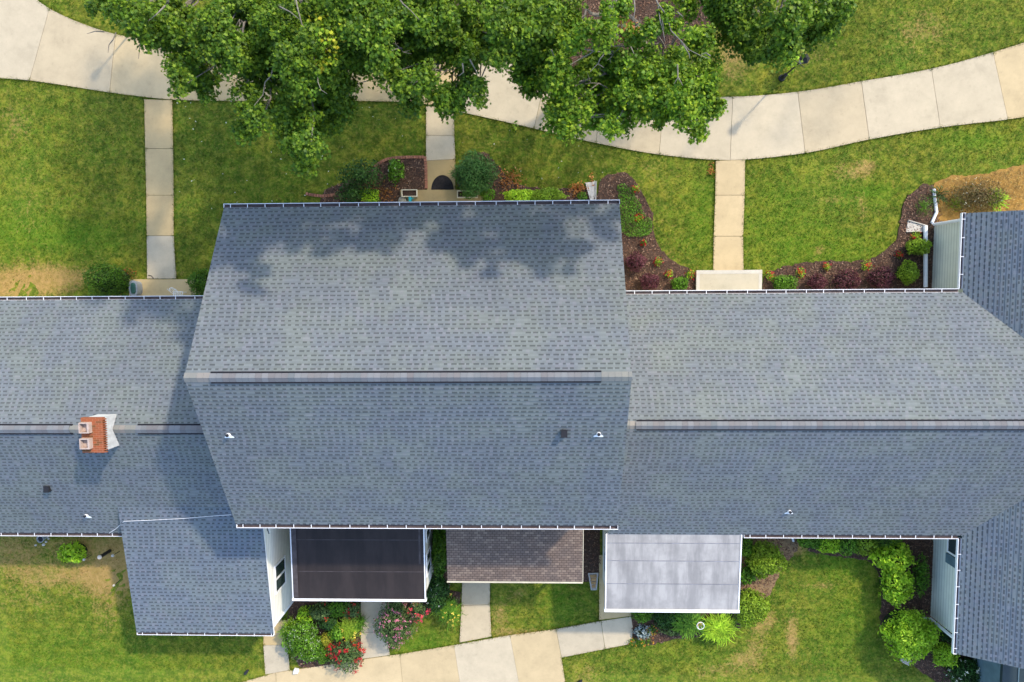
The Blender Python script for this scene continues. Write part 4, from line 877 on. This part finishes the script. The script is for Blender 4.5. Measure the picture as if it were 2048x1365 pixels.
def cover(name, pts, h, leafm, label, dens=900, size=.035, shape='oval', cat='ground cover'):
    P = smooth_poly(G(pts), 1, .03); A = np.array(P); mn, mx = A.min(0), A.max(0); n = int((mx-mn).prod()*dens); Q = np.c_[rs.uniform(mn[0], mx[0], n), rs.uniform(mn[1], mx[1], n)]; Q = Q[pip(Q, P)]
    z = .04+rs.rand(len(Q))**.6*h*(.75+.25*np.sin(Q[:, 0]*5)*np.cos(Q[:, 1]*4)); V, F = leaves(np.c_[Q, z], np.tile([0, 0, 1.], (len(Q), 1)), size, SH[shape], .6); return tag(np_mesh(name, V, F, LM[leafm]), label, cat, kind='stuff')
cover('ground_cover', [(1236,365),(1262,375),(1280,410),(1288,432),(1304,440),(1306,462),(1290,474),(1245,474),(1238,440),(1236,400)], .22, 'mid', 'dense green ground cover beside the right edge of the tall roof', 1300, .03)
FL = 'red begonias in the mulch beds'
for px, py, s, lab in ((1288,486,7,'red-flowered plant between the ground cover and the purple bushes'),(1317,523,9,'red-flowered plant right of the upper purple bush'),(1339,548,9,'red-flowered plant midway between the purple bush and the pale stoop'),(1381,549,10,'fullest red-flowered plant touching the left side of the pale stoop'),
  (1541,552,10,'red-flowered plant just right of the pale stoop'),(1603,546,10,'red-flowered plant above the gap between the green and purple bushes'),(1655,534,8,'small red-flowered plant at the lawn edge above the purple bushes'),(1734,531,11,'broad red-flowered plant between the two largest purple bushes'),(1800,510,7,'tiny red-flowered plant nearest the lower clipped bright bush'),(1834,472,10,'red-flowered plant touching the wedge-shaped splash block'),(1278,436,9,'red and green plant in the middle of the ground cover'),(1272,378,8,'dull red flowers at the top of the ground cover bed')):
    shrub(px, py, s, s, .28, 'lime' if s > 7 else 'mid', lab, 'flowering_plant', 'flower', .028, 200, bloom=[('red', 9, .026, 8)], group=FL, cored=False, shell=.8)
PB = 'purple barberry bushes'
for px, py, r, lab in ((1273,523,22,'purple bush closest to the edge of the tall roof'),(1300,563,19,'purple bush nearest the gutter left of the pale stoop'),(1638,566,19,'smallest purple bush right of the clipped green one'),(1698,562,26,'middle purple bush of the three beside each other'),(1767,556,26,'rightmost purple bush next to the clipped bright bush')):
    shrub(px, py, r, r*.85, .7, 'purple', lab, 'barberry_bush', 'bush', .035, 1700, group=PB)
shrub(1362, 567, 17, 14, .6, 'mid', 'green bush left of the pale stoop at the gutter', 'shrub', 'shrub', .04, 900)
shrub(1572, 566, 25, 17, .6, 'mid', 'dark green clipped bush right of the pale stoop at the gutter', 'shrub', 'shrub', .035, 1500)
shrub(1821, 546, 20, 23, .8, 'olive', 'bright clipped bush near the corner gutter, lower of the pair', 'clipped_bush', 'bush', .04, 1800, bloom=None)
shrub(1842, 493, 23, 16, .8, 'olive', 'bright oval clipped bush over the white drain extension', 'clipped_bush', 'bush', .04, 1700)
shrub(1852, 412, 18, 22, .5, 'mid', 'loose green plant left of the corner downspout', 'plant', 'plant', .06, 380, 'long', cored=False, shell=.9)
blades_plant(1878, 388, 12, 10, .35, 'dark', 'dark strappy plant crossing the white downspout end', 26, .5, .02)
shrub(1962, 392, 62, 34, .7, 'strawleaf', 'tangled brown dried shrub on the golden dry ground', 'dried_shrub', 'shrub', .06, 5200, 'long', cored=False, shell=.95, bloom=[('wht', 40, .018, 2)])
shrub(1916, 406, 16, 15, .4, 'olive', 'small yellow-green tuft at the left of the dried shrub', 'plant', 'plant', .07, 300, 'long', cored=False, shell=.8)
blades_plant(1990, 402, 20, 15, .4, 'lime', 'yellow-green spiky tuft in front of the dried shrub', 110, .45, .02, name='grass_tuft')
shrub(1030, 255, 7, 12, .3, 'oak', 'small sprig of bright leaves lying on the lawn by the sidewalk edge', 'sprig', 'plant', .09, 26, 'star', cored=False)
def leaf_litter(px, py, rx, ry, n, label, mat='dead', size=.045):
    p = W(px, py); s = CAMH/FP; P = np.c_[p.x+rs.normal(0, rx*s*.5, n), p.y+rs.normal(0, ry*s*.5, n), .045+rs.rand(n)*.05]; V, F = leaves(P, np.tile([0, 0, 1.], (n, 1)), size, OVAL, .8); tag(np_mesh('leaf_litter', V, F, LM[mat]), label, 'fallen leaves', kind='stuff')
leaf_litter(1421, 341, 8, 12, 60, 'heap of orange dead leaves at the edge of the right walk'); leaf_litter(1020, 358, 26, 20, 260, 'tan fallen leaves right of the feathery bush'); leaf_litter(1155, 378, 20, 14, 220, 'brown fallen leaves between hedge and splash block'); leaf_litter(255, 548, 18, 12, 160, 'brown leaf heap right of the large dark bush'); leaf_litter(750, 385, 50, 22, 260, 'dead leaves strewn over the brick-edged bed'); leaf_litter(1184, 358, 5, 10, 30, 'few dead leaves above the splash block')
n = 260; P = np.c_[rs.uniform(-16, 5, n), rs.uniform(3.5, 8.4, n), np.full(n, .05)]; kk = np.ones(n, bool)
for poly in NOGRASS: kk &= ~pip(P[:, :2], poly)
V, F = leaves(P[kk][:75], np.tile([0, 0, 1.], (75, 1)), .03, OVAL, .3); tag(np_mesh('fallen_leaves', V, F, LM['wht']), 'scattered pale fallen leaves on the shaded lawn', 'fallen leaves', kind='stuff')
cover('dry_grass', [(1868,376),(1892,356),(1960,354),(2000,344),(2060,330),(2060,420),(1930,424),(1880,436),(1872,400)], .10, 'strawdry', 'matted golden dry grass beside the corner downspout', 260, .06, 'long', 'dry grass')
# south side
shrub(141, 1109, 29, 22, .7, 'lime', 'bright green broad-leaved bush on the bare patch at lower left', 'shrub', 'shrub', .075, 620)
shrub(598, 1280, 38, 44, 1.1, 'mid', 'big white-flecked green bush between the two lower walks', 'shrub', 'shrub', .05, 3400, bloom=[('wht', 150, .014, 3)])
blades_plant(585, 1260, 28, 30, .6, 'lime', 'arching yellow-green grass at the left of the flower bed', 260, .55, .012, name='ornamental_grass')
shrub(610, 1232, 20, 16, .8, 'lime', 'yellow-green leafy plant under the black porch corner', 'shrub', 'shrub', .045, 700)
shrub(640, 1228, 28, 18, 1.0, 'rose', 'dusky rose bush with one red bloom under the black porch edge', 'rose_bush', 'bush', .045, 1200, bloom=[('red', 3, .04, 9)])
shrub(676, 1222, 24, 16, .8, 'mid', 'green bush in the middle below the black porch edge', 'shrub', 'shrub', .045, 1100)
shrub(703, 1224, 16, 16, .9, 'rose', 'small rose bush with clustered red blooms beside the short walk', 'rose_bush', 'bush', .045, 700, bloom=[('red', 9, .035, 9)])
blades_plant(697, 1256, 28, 26, .6, 'olive', 'olive daylily clump with yellow blooms edging the short walk', 300, .5, .014, bloom=('ylw', 14, .035, 6))
blades_plant(722, 1246, 12, 24, .6, 'mid', 'fine grassy tuft spilling onto the short walk', 120, .4, .010, name='ornamental_grass')
shrub(672, 1268, 20, 18, .8, 'mid', 'dark leafy plant right of the yellow ornament', 'shrub', 'shrub', .05, 800)
shrub(690, 1316, 40, 34, 1.0, 'rose', 'rose bush with many dark red blooms spilling over the wide walk', 'rose_bush', 'bush', .05, 2000, bloom=[('red', 42, .038, 12)], cored=False, shell=.8)
shrub(653, 1281, 12, 17, .75, 'gold', 'compact oval yellow-green plant in the middle of the flower bed', 'plant', 'plant', .018, 1500)
shrub(655, 1248, 20, 16, .9, 'dark', 'dark broad plant with tan seed heads behind the yellow ornament', 'shrub', 'shrub', .05, 900, bloom=[('orange', 3, .03, 4)])
shrub(622, 1300, 24, 30, .8, 'mid', 'smaller green bush joined to the white-flecked bush on its right', 'shrub', 'shrub', .05, 1300, bloom=[('wht', 50, .014, 3)])
blades_plant(880, 1212, 22, 16, .5, 'olive', 'olive grass clump with yellow buds against the dark leafy bush', 260, .45, .012, bloom=('ylw', 10, .025, 5))
shrub(645, 1312, 18, 20, .6, 'mid', 'low green plant between the white-flecked bush and the red roses', 'plant', 'plant', .05, 600)
shrub(786, 1255, 42, 50, 1.2, 'rose', 'large pink-flowered rose bush between the short walk and the lawn', 'rose_bush', 'bush', .04, 3600, bloom=[('pink', 120, .024, 6)], cored=True)
shrub(836, 1225, 22, 24, .9, 'rose', 'rose bush with bright coral blooms at the black porch corner', 'rose_bush', 'bush', .045, 800, bloom=[('hot', 11, .04, 11)], cored=False, shell=.8)
shrub(877, 1105, 15, 62, 1.6, 'box', 'tall dark hedge squeezed between the two porches', 'hedge', 'hedge', .05, 3400)
shrub(872, 1190, 28, 38, 1.1, 'dark', 'dark leafy bush at the end of the hedge between the porches', 'shrub', 'shrub', .05, 2200, bloom=[('wht', 12, .02, 4)])
blades_plant(900, 1220, 24, 38, .6, 'mid', 'daylily clump with small yellow blooms left of the pale walk', 380, .5, .013, bloom=('ylw', 26, .026, 6))
shrub(1286, 1232, 24, 16, .6, 'mid', 'green perennial in front of the silver porch, left end', 'plant', 'plant', .05, 700)
shrub(1285, 1266, 19, 16, .35, 'silver', 'silvery white-leaved plant near the end of the pale walk', 'plant', 'plant', .06, 260)
shrub(1282, 1286, 26, 10, .22, 'mid', 'row of orange marigolds along the front of the silver plant', 'flowering_plant', 'flower', .03, 500, bloom=[('orange', 26, .022, 5)], cored=False, shell=.9)
shrub(1303, 1263, 14, 12, .3, 'mid', 'orange-flowered plant right of the silver plant', 'flowering_plant', 'flower', .03, 260, bloom=[('orange', 14, .024, 5)], cored=False, shell=.9)
shrub(1332, 1240, 26, 20, .7, 'dark', 'dark bushy plant below the middle of the silver porch', 'shrub', 'shrub', .05, 1200)
shrub(1345, 1263, 24, 12, .35, 'rose', 'dull low spreading plant along the bed edge', 'plant', 'plant', .04, 600, cored=False)
blades_plant(1375, 1243, 34, 22, .6, 'mid', 'long-leaved clump left of the white wire stand', 320, .7, .022)
blades_plant(1437, 1252, 38, 28, .6, 'lime', 'bright long-leaved clump right of the white wire stand', 420, .75, .020)
shrub(1534, 1126, 38, 36, 1.1, 'olive', 'yellow-green clipped round bush on the bare soil, upper of two', 'clipped_bush', 'bush', .045, 4200)
shrub(1504, 1220, 40, 38, 1.1, 'olive', 'yellow-green clipped round bush at the corner of the silver porch', 'clipped_bush', 'bush', .045, 4200)
shrub(1495, 1150, 22, 22, .5, 'mid', 'broad-leaved hosta between the two clipped round bushes', 'hosta', 'plant', .10, 260, cored=False, shell=.8)
shrub(1495, 1100, 16, 22, .7, 'mid', 'small bush hugging the upper right side of the silver porch', 'shrub', 'shrub', .05, 600)
shrub(1622, 1082, 26, 18, .8, 'mid', 'bushy green plant under the gutter next to the downspout end', 'shrub', 'shrub', .05, 1200)
shrub(1660, 1090, 22, 22, .8, 'lime', 'light green bush second from the downspout under the gutter', 'shrub', 'shrub', .05, 1100)
shrub(1700, 1088, 28, 26, .8, 'mid', 'green bush in the middle of the gutter-side row', 'shrub', 'shrub', .045, 1400)
shrub(1735, 1090, 26, 24, .9, 'olive', 'dull green bush at the right end of the gutter-side row', 'shrub', 'shrub', .045, 1300)
shrub(1775, 1082, 34, 18, 1.0, 'box', 'dark spreading bush behind the bright long-leaved one', 'shrub', 'shrub', .06, 1500, 'long')
e_ = shrub(1792, 1120, 40, 34, 1.2, 'lime', 'bright yellow-green rhododendron-like bush, upper lobe next to the wall bed', 'shrub', 'shrub', .075, 1500, 'oval')
shrub(1800, 1175, 32, 42, 1.1, 'lime', 'bright yellow-green long-leaved bush, lower lobe of the pair', 'shrub', 'shrub', .075, 1500)
shrub(1846, 1155, 17, 46, .7, 'mid', 'narrow loose green shrub between the bright bush and the siding', 'shrub', 'shrub', .05, 1000, cored=False, shell=.9)
shrub(1829, 1278, 54, 50, 1.6, 'lime', 'largest round bright green bush near the lower right corner', 'round_bush', 'bush', .06, 5200)
shrub(1895, 1314, 24, 24, 1.0, 'lime', 'smaller bright bush squeezed against the large round one', 'round_bush', 'bush', .05, 1500)
shrub(1955, 1350, 54, 32, .9, 'dark', 'dark green bush with white flowers under the lower right roof corner', 'shrub', 'shrub', .05, 2600, bloom=[('wht', 50, .028, 5)])
shrub(1905, 1275, 20, 16, .7, 'dark', 'dark plant in the shade behind the large round bush', 'shrub', 'shrub', .045, 500)
# ------------------------------------------------------------------ trees
def tree(name, base, lobes, leafm, label, off=(), dens=900, size=.062, shape='star', trunk=.28, zc=9.0, extra=None, seed=0, bare=()):
    rr = random.Random(seed); e = empty(name, (base[0], base[1], 0), label, 'tree', 'maple trees over the curved sidewalk'); Ps, Ds, cs = [], [], []
    for L_ in lobes:
        px, py, r = L_[:3]; z = L_[3] if len(L_) > 3 else rr.uniform(9.2, 11.5); p = W(px, py, z); cs.append((p, r*(CAMH-z)/FP))
    nl = len(cs); base_l = list(cs)
    if nl > 3:
        for k in range(int(nl*1.7)):      # fill the crown between neighbouring limbs
            a = rr.choice(base_l); near = sorted(base_l, key=lambda q: (q[0]-a[0]).length)[1:4]; b = rr.choice(near)
            if (a[0]-b[0]).length < (a[1]+b[1])*1.5 and min(a[1], b[1]) > .2: cs.append((a[0].lerp(b[0], .5)+Vector((rr.uniform(-.15, .15), rr.uniform(-.15, .15), rr.uniform(-1.0, .3))), (a[1]+b[1])*.46))
    nlob = len(cs)
    for x, y, z, r in off: cs.append((Vector((x, y, z)), r))
    for i, (p, r) in enumerate(cs):
        offs = i >= nlob; nsub = max(4, int(17*r*r/.5)) if not offs else max(4, int(5.5*r*r))
        for k in range(nsub):
            d = np.array([rr.gauss(0, 1), rr.gauss(0, 1), rr.gauss(0, .7)]); d /= np.linalg.norm(d)+1e-6; rad_ = r*rr.random()**.5*.92
            sub = np.array(p)+d*rad_*np.array([1, 1, .75]); sr_ = rr.uniform(.13, .36)*(1 if not offs else 1.7); n = int(dens*sr_*sr_*1.7*(1 if not offs else .26))
            q = rs.normal(0, 1, (n, 3)); q /= np.linalg.norm(q, axis=1)[:, None]; q[:, 2] = np.abs(q[:, 2])*.7-.15; st = np.array([rr.uniform(.7, 1.5), rr.uniform(.7, 1.5), 1]); P = sub+q*st*sr_*(.35+.75*rs.rand(n)[:, None]); Ps.append(P); Ds.append(q*.6+np.array([.15, .15, .7]))
    P = np.concatenate(Ps); D = np.concatenate(Ds); mi = np.zeros(len(P)); mats = [LM[leafm]]
    for (px, py, z, r, n, mt) in (extra or []):
        p = W(px, py, z); q = rs.normal(0, 1, (n, 3)); q /= np.linalg.norm(q, axis=1)[:, None]; q[:, 2] *= .5
        P = np.concatenate([P, np.array(p)+q*r*rs.rand(n)[:, None]**.5]); D = np.concatenate([D, q*.5+np.array([0, 0, .8])]); mi = np.concatenate([mi, np.full(n, len(mats))]); mats.append(LM[mt])
    V, F = leaves(P, D, size, SH[shape], .7, .45); np_mesh('crown', V, F, mats, e, mi=mi)
    m = MB(); b0 = Vector((base[0], base[1], 0)); top = b0+Vector((rr.uniform(-.4, .4), rr.uniform(-.5, .1), zc*.42))
    m.tube([b0, b0+Vector((0, 0, .3)), top*.5+b0*.5, top], [trunk*1.5, trunk, trunk*.85, trunk*.7], 12); m.build('trunk', M['bark'], e, smooth=True)
    m = MB()
    nodes = []
    for q in range(7):
        p = rr.choice(cs)[0]; nd = top.lerp(p, rr.uniform(.45, .6))+Vector((rr.uniform(-.3, .3), rr.uniform(-.3, .3), rr.uniform(-.6, .2))); nodes.append(nd)
        a = top.lerp(nd, .35)+Vector((rr.uniform(-.2, .2), rr.uniform(-.2, .2), .25)); b = top.lerp(nd, .7)+Vector((rr.uniform(-.2, .2), rr.uniform(-.2, .2), .15)); m.tube([top+Vector((0, 0, -.3)), a, b, nd], [.11, .085, .065, .05], 8, cap=False)
    for i, (p, r) in enumerate(cs):
        nd = min(nodes, key=lambda q: (q-p).length); l_ = (p-nd).length; th = .012+.006*l_; tip = p+Vector((0, 0, -.1)); P_ = [nd]
        for k in range(1, 5): P_.append(nd.lerp(tip, k/5)+Vector((rr.gauss(0, .07), rr.gauss(0, .07), rr.gauss(0, .07)))*l_**.5)
        P_.append(tip); m.tube(P_, [th*(1.3-.21*k) for k in range(6)], 6, cap=False)
        if i < nl:
            for k in range(4):
                a = rr.uniform(0, 6.28); s_ = P_[rr.choice((2, 3, 4))]; t2 = s_+Vector((math.cos(a)*r*.8, math.sin(a)*r*.8, rr.uniform(0, .35))); c_ = s_.lerp(t2, .5)+Vector((rr.gauss(0, .08), rr.gauss(0, .08), .05))
                m.tube([s_, c_, t2], [.014, .010, .004], 5, cap=False); t3 = c_+Vector((math.cos(a+.8), math.sin(a+.8), .2))*r*.35; m.tube([c_, t3], [.008, .004], 5, cap=False)
    for z, pts in bare:
        P_ = [W(a, b, z-.35+.12*math.sin(k*1.7)+.3*k/len(pts)) for k, (a, b) in enumerate(pts)]; n_ = len(P_); m.tube(P_, [.022-.016*k/(n_-1) for k in range(n_)], 6, cap=False)
    m.build('branches', M['twig'], e, smooth=True); return e
def grid_lobes(x0, x1, y0, y1, n, seed, r=1.1):
    q = random.Random(seed); return [(q.uniform(x0, x1), q.uniform(y0, y1), q.uniform(8.8, 11.6), r*q.uniform(.7, 1.2)) for _ in range(n)]
tree('maple_tree', (-8.3, 13.5), [(205,5,30),(235,25,36),(285,45,36),(335,20,50),(355,75,34),(365,130,34),(370,165,26),(420,60,50),(415,170,26),(470,30,60),(455,115,40),(510,95,46),(560,60,60),(530,160,40),(500,215,30),(515,250,26),(500,262,18),(600,130,50),(640,90,40),(620,200,54),(650,240,42),(600,262,42),(618,305,28),(610,318,20),(660,165,46),(700,110,36),(690,60,46),(570,215,40),(480,180,24),(650,20,50),(395,110,30),(730,115,30),(560,10,40),(610,60,44),(330,60,40)],
  'maple', 'large dark maple at the upper left, its tip reaching towards the tall roof', grid_lobes(-11.2, -3.5, 10.2, 19, 92, 1), extra=[(655, 75, 11.4, .75, 150, 'yellowtip'), (640, 130, 11.3, .35, 50, 'yellowtip')], seed=1,
  bare=[(11.5, [(588,-20),(596,20),(604,50),(618,64),(622,76)]), (11.6, [(560,14),(580,24),(600,40)]), (11.6, [(655,78),(632,98),(622,104),(634,130),(636,165),(642,180),(654,188)]), (11.5, [(650,104),(622,106),(600,110),(570,112)]), (11.3, [(548,128),(542,152),(530,165),(526,190),(508,212)]), (11.4, [(330,12),(312,30),(302,38)]), (9.6, [(208,64),(190,63),(174,68)]), (9.6, [(232,66),(226,80),(218,90),(216,106)]), (9.6, [(295,74),(284,84),(279,98),(277,118)]), (9.6, [(284,84),(272,100)]), (11.3, [(400,72),(408,60),(406,44)]), (11.2, [(600,270),(616,290),(614,306)])])
tree('maple_tree', (-1.8, 12.8), [(745,40,54),(760,105,40),(700,170,0.1),(790,150,26),(800,175,20),(775,30,40),(855,50,54),(850,110,34),(860,165,34),(885,195,24),(905,200,22),(905,90,50),(950,120,44),(930,165,36),(955,185,22),(990,60,60),(985,120,26),(1045,55,46),(1040,110,34),(1090,80,50),(1070,150,34),(1060,175,22),(1110,120,40),(1120,30,46),(930,25,50),(1085,25,40),(820,10,46),(720,60,44),(790,100,30),(960,80,50),(1010,20,40),(1000,90,30),(900,20,40),(690,20,44)],
  'maple', 'middle maple spreading over the sidewalk above the middle walk', grid_lobes(-4.5, 3.5, 9.8, 19, 80, 2), seed=2,
  bare=[(11.6, [(796,-5),(806,8),(822,22),(838,40)]), (11.5, [(1010,5),(998,18),(990,30),(978,32)]), (11.4, [(715,86),(728,90),(740,88)]), (11.3, [(940,120),(948,135),(956,150)]), (11.3, [(925,128),(927,145),(918,152)]), (11.4, [(1103,100),(1110,118),(1113,140)])])
tree('oak_tree', (3.2, 10.6), [(1090,185,26),(1105,215,28),(1125,245,24),(1130,265,14),(1150,200,38),(1175,165,34),(1190,225,32),(1215,255,20),(1230,200,40),(1225,130,26),(1215,60,26),(1250,235,28),(1270,160,46),(1290,105,30),(1310,200,44),(1320,240,24),(1345,150,44),(1355,215,36),(1385,250,20),(1395,262,12),(1390,190,36),(1400,130,36),(1420,175,24),(1430,205,18),(1395,80,30),(1370,20,26),(1330,35,0.1),(1150,45,22),(1245,20,20),(1300,60,0.1),(1265,75,14),(1140,95,30),(1170,130,26),(1110,150,30),(1250,120,30),(1215,25,24),(1370,60,30),(1255,190,40)],
  'oak', 'lighter green tree with a cluster of orange dead leaves and bare branches', grid_lobes(2.5, 5.5, 11.5, 16, 10, 3), extra=[(1255, 62, 10.8, .42, 110, 'dead')], seed=3, trunk=.25,
  bare=[(11.6, [(1306,-15),(1316,8),(1334,32),(1342,62),(1362,82),(1378,100),(1402,112),(1420,118)]), (11.5, [(1316,8),(1320,40),(1326,62),(1330,84)]), (11.5, [(1334,32),(1324,40),(1328,60)]), (11.5, [(1420,112),(1412,106),(1402,110)]), (11.6, [(1362,82),(1378,108),(1380,118)]), (11.6, [(1268,-5),(1270,20),(1266,45)]), (11.4, [(1196,42),(1188,60),(1184,90),(1186,102)]), (11.5, [(1212,104),(1200,118),(1196,128),(1180,144)]), (11.5, [(1196,128),(1208,136)]), (11.5, [(1206,78),(1196,95),(1180,108),(1160,118),(1140,130)]), (11.4, [(1355,130),(1356,155),(1348,168)]), (11.4, [(1356,155),(1366,172)]), (11.3, [(1105,108),(1112,125),(1113,142)]), (11.6, [(1355,25),(1366,34)]), (11.5, [(1262,95),(1268,108)])])
tree('maple_tree', (8.2, 14.2), [(1430,10,30),(1460,25,24),(1500,30,46),(1500,75,24),(1550,60,40),(1540,100,30),(1590,40,46),(1575,95,22),(1640,20,36),(1665,30,22),(1690,8,30),(1610,75,22)],
  'maple', 'maple whose crown tip hangs in from the top edge near the lamp post', grid_lobes(6.5, 12, 11.4, 16.5, 20, 4), seed=4)
tree('maple_tree', (16, 19), [(1850,-60,10)], 'maple', 'maple beyond the top right corner that shades the lawn there', grid_lobes(13, 23, 16.5, 22, 34, 5), seed=5, dens=260)
shrub(1585, 118, 12, 26, 1.0, 'lime', 'slender leafy sapling beside the black lamp post', 'sapling', 'plant', .07, 190, 'star', cored=False, shell=.9)
for o in list(bpy.data.objects):
    if o.type == 'MESH' and o.parent is None and 'label' not in o and o.get('kind') is None: print('UNTAGGED', o.name)
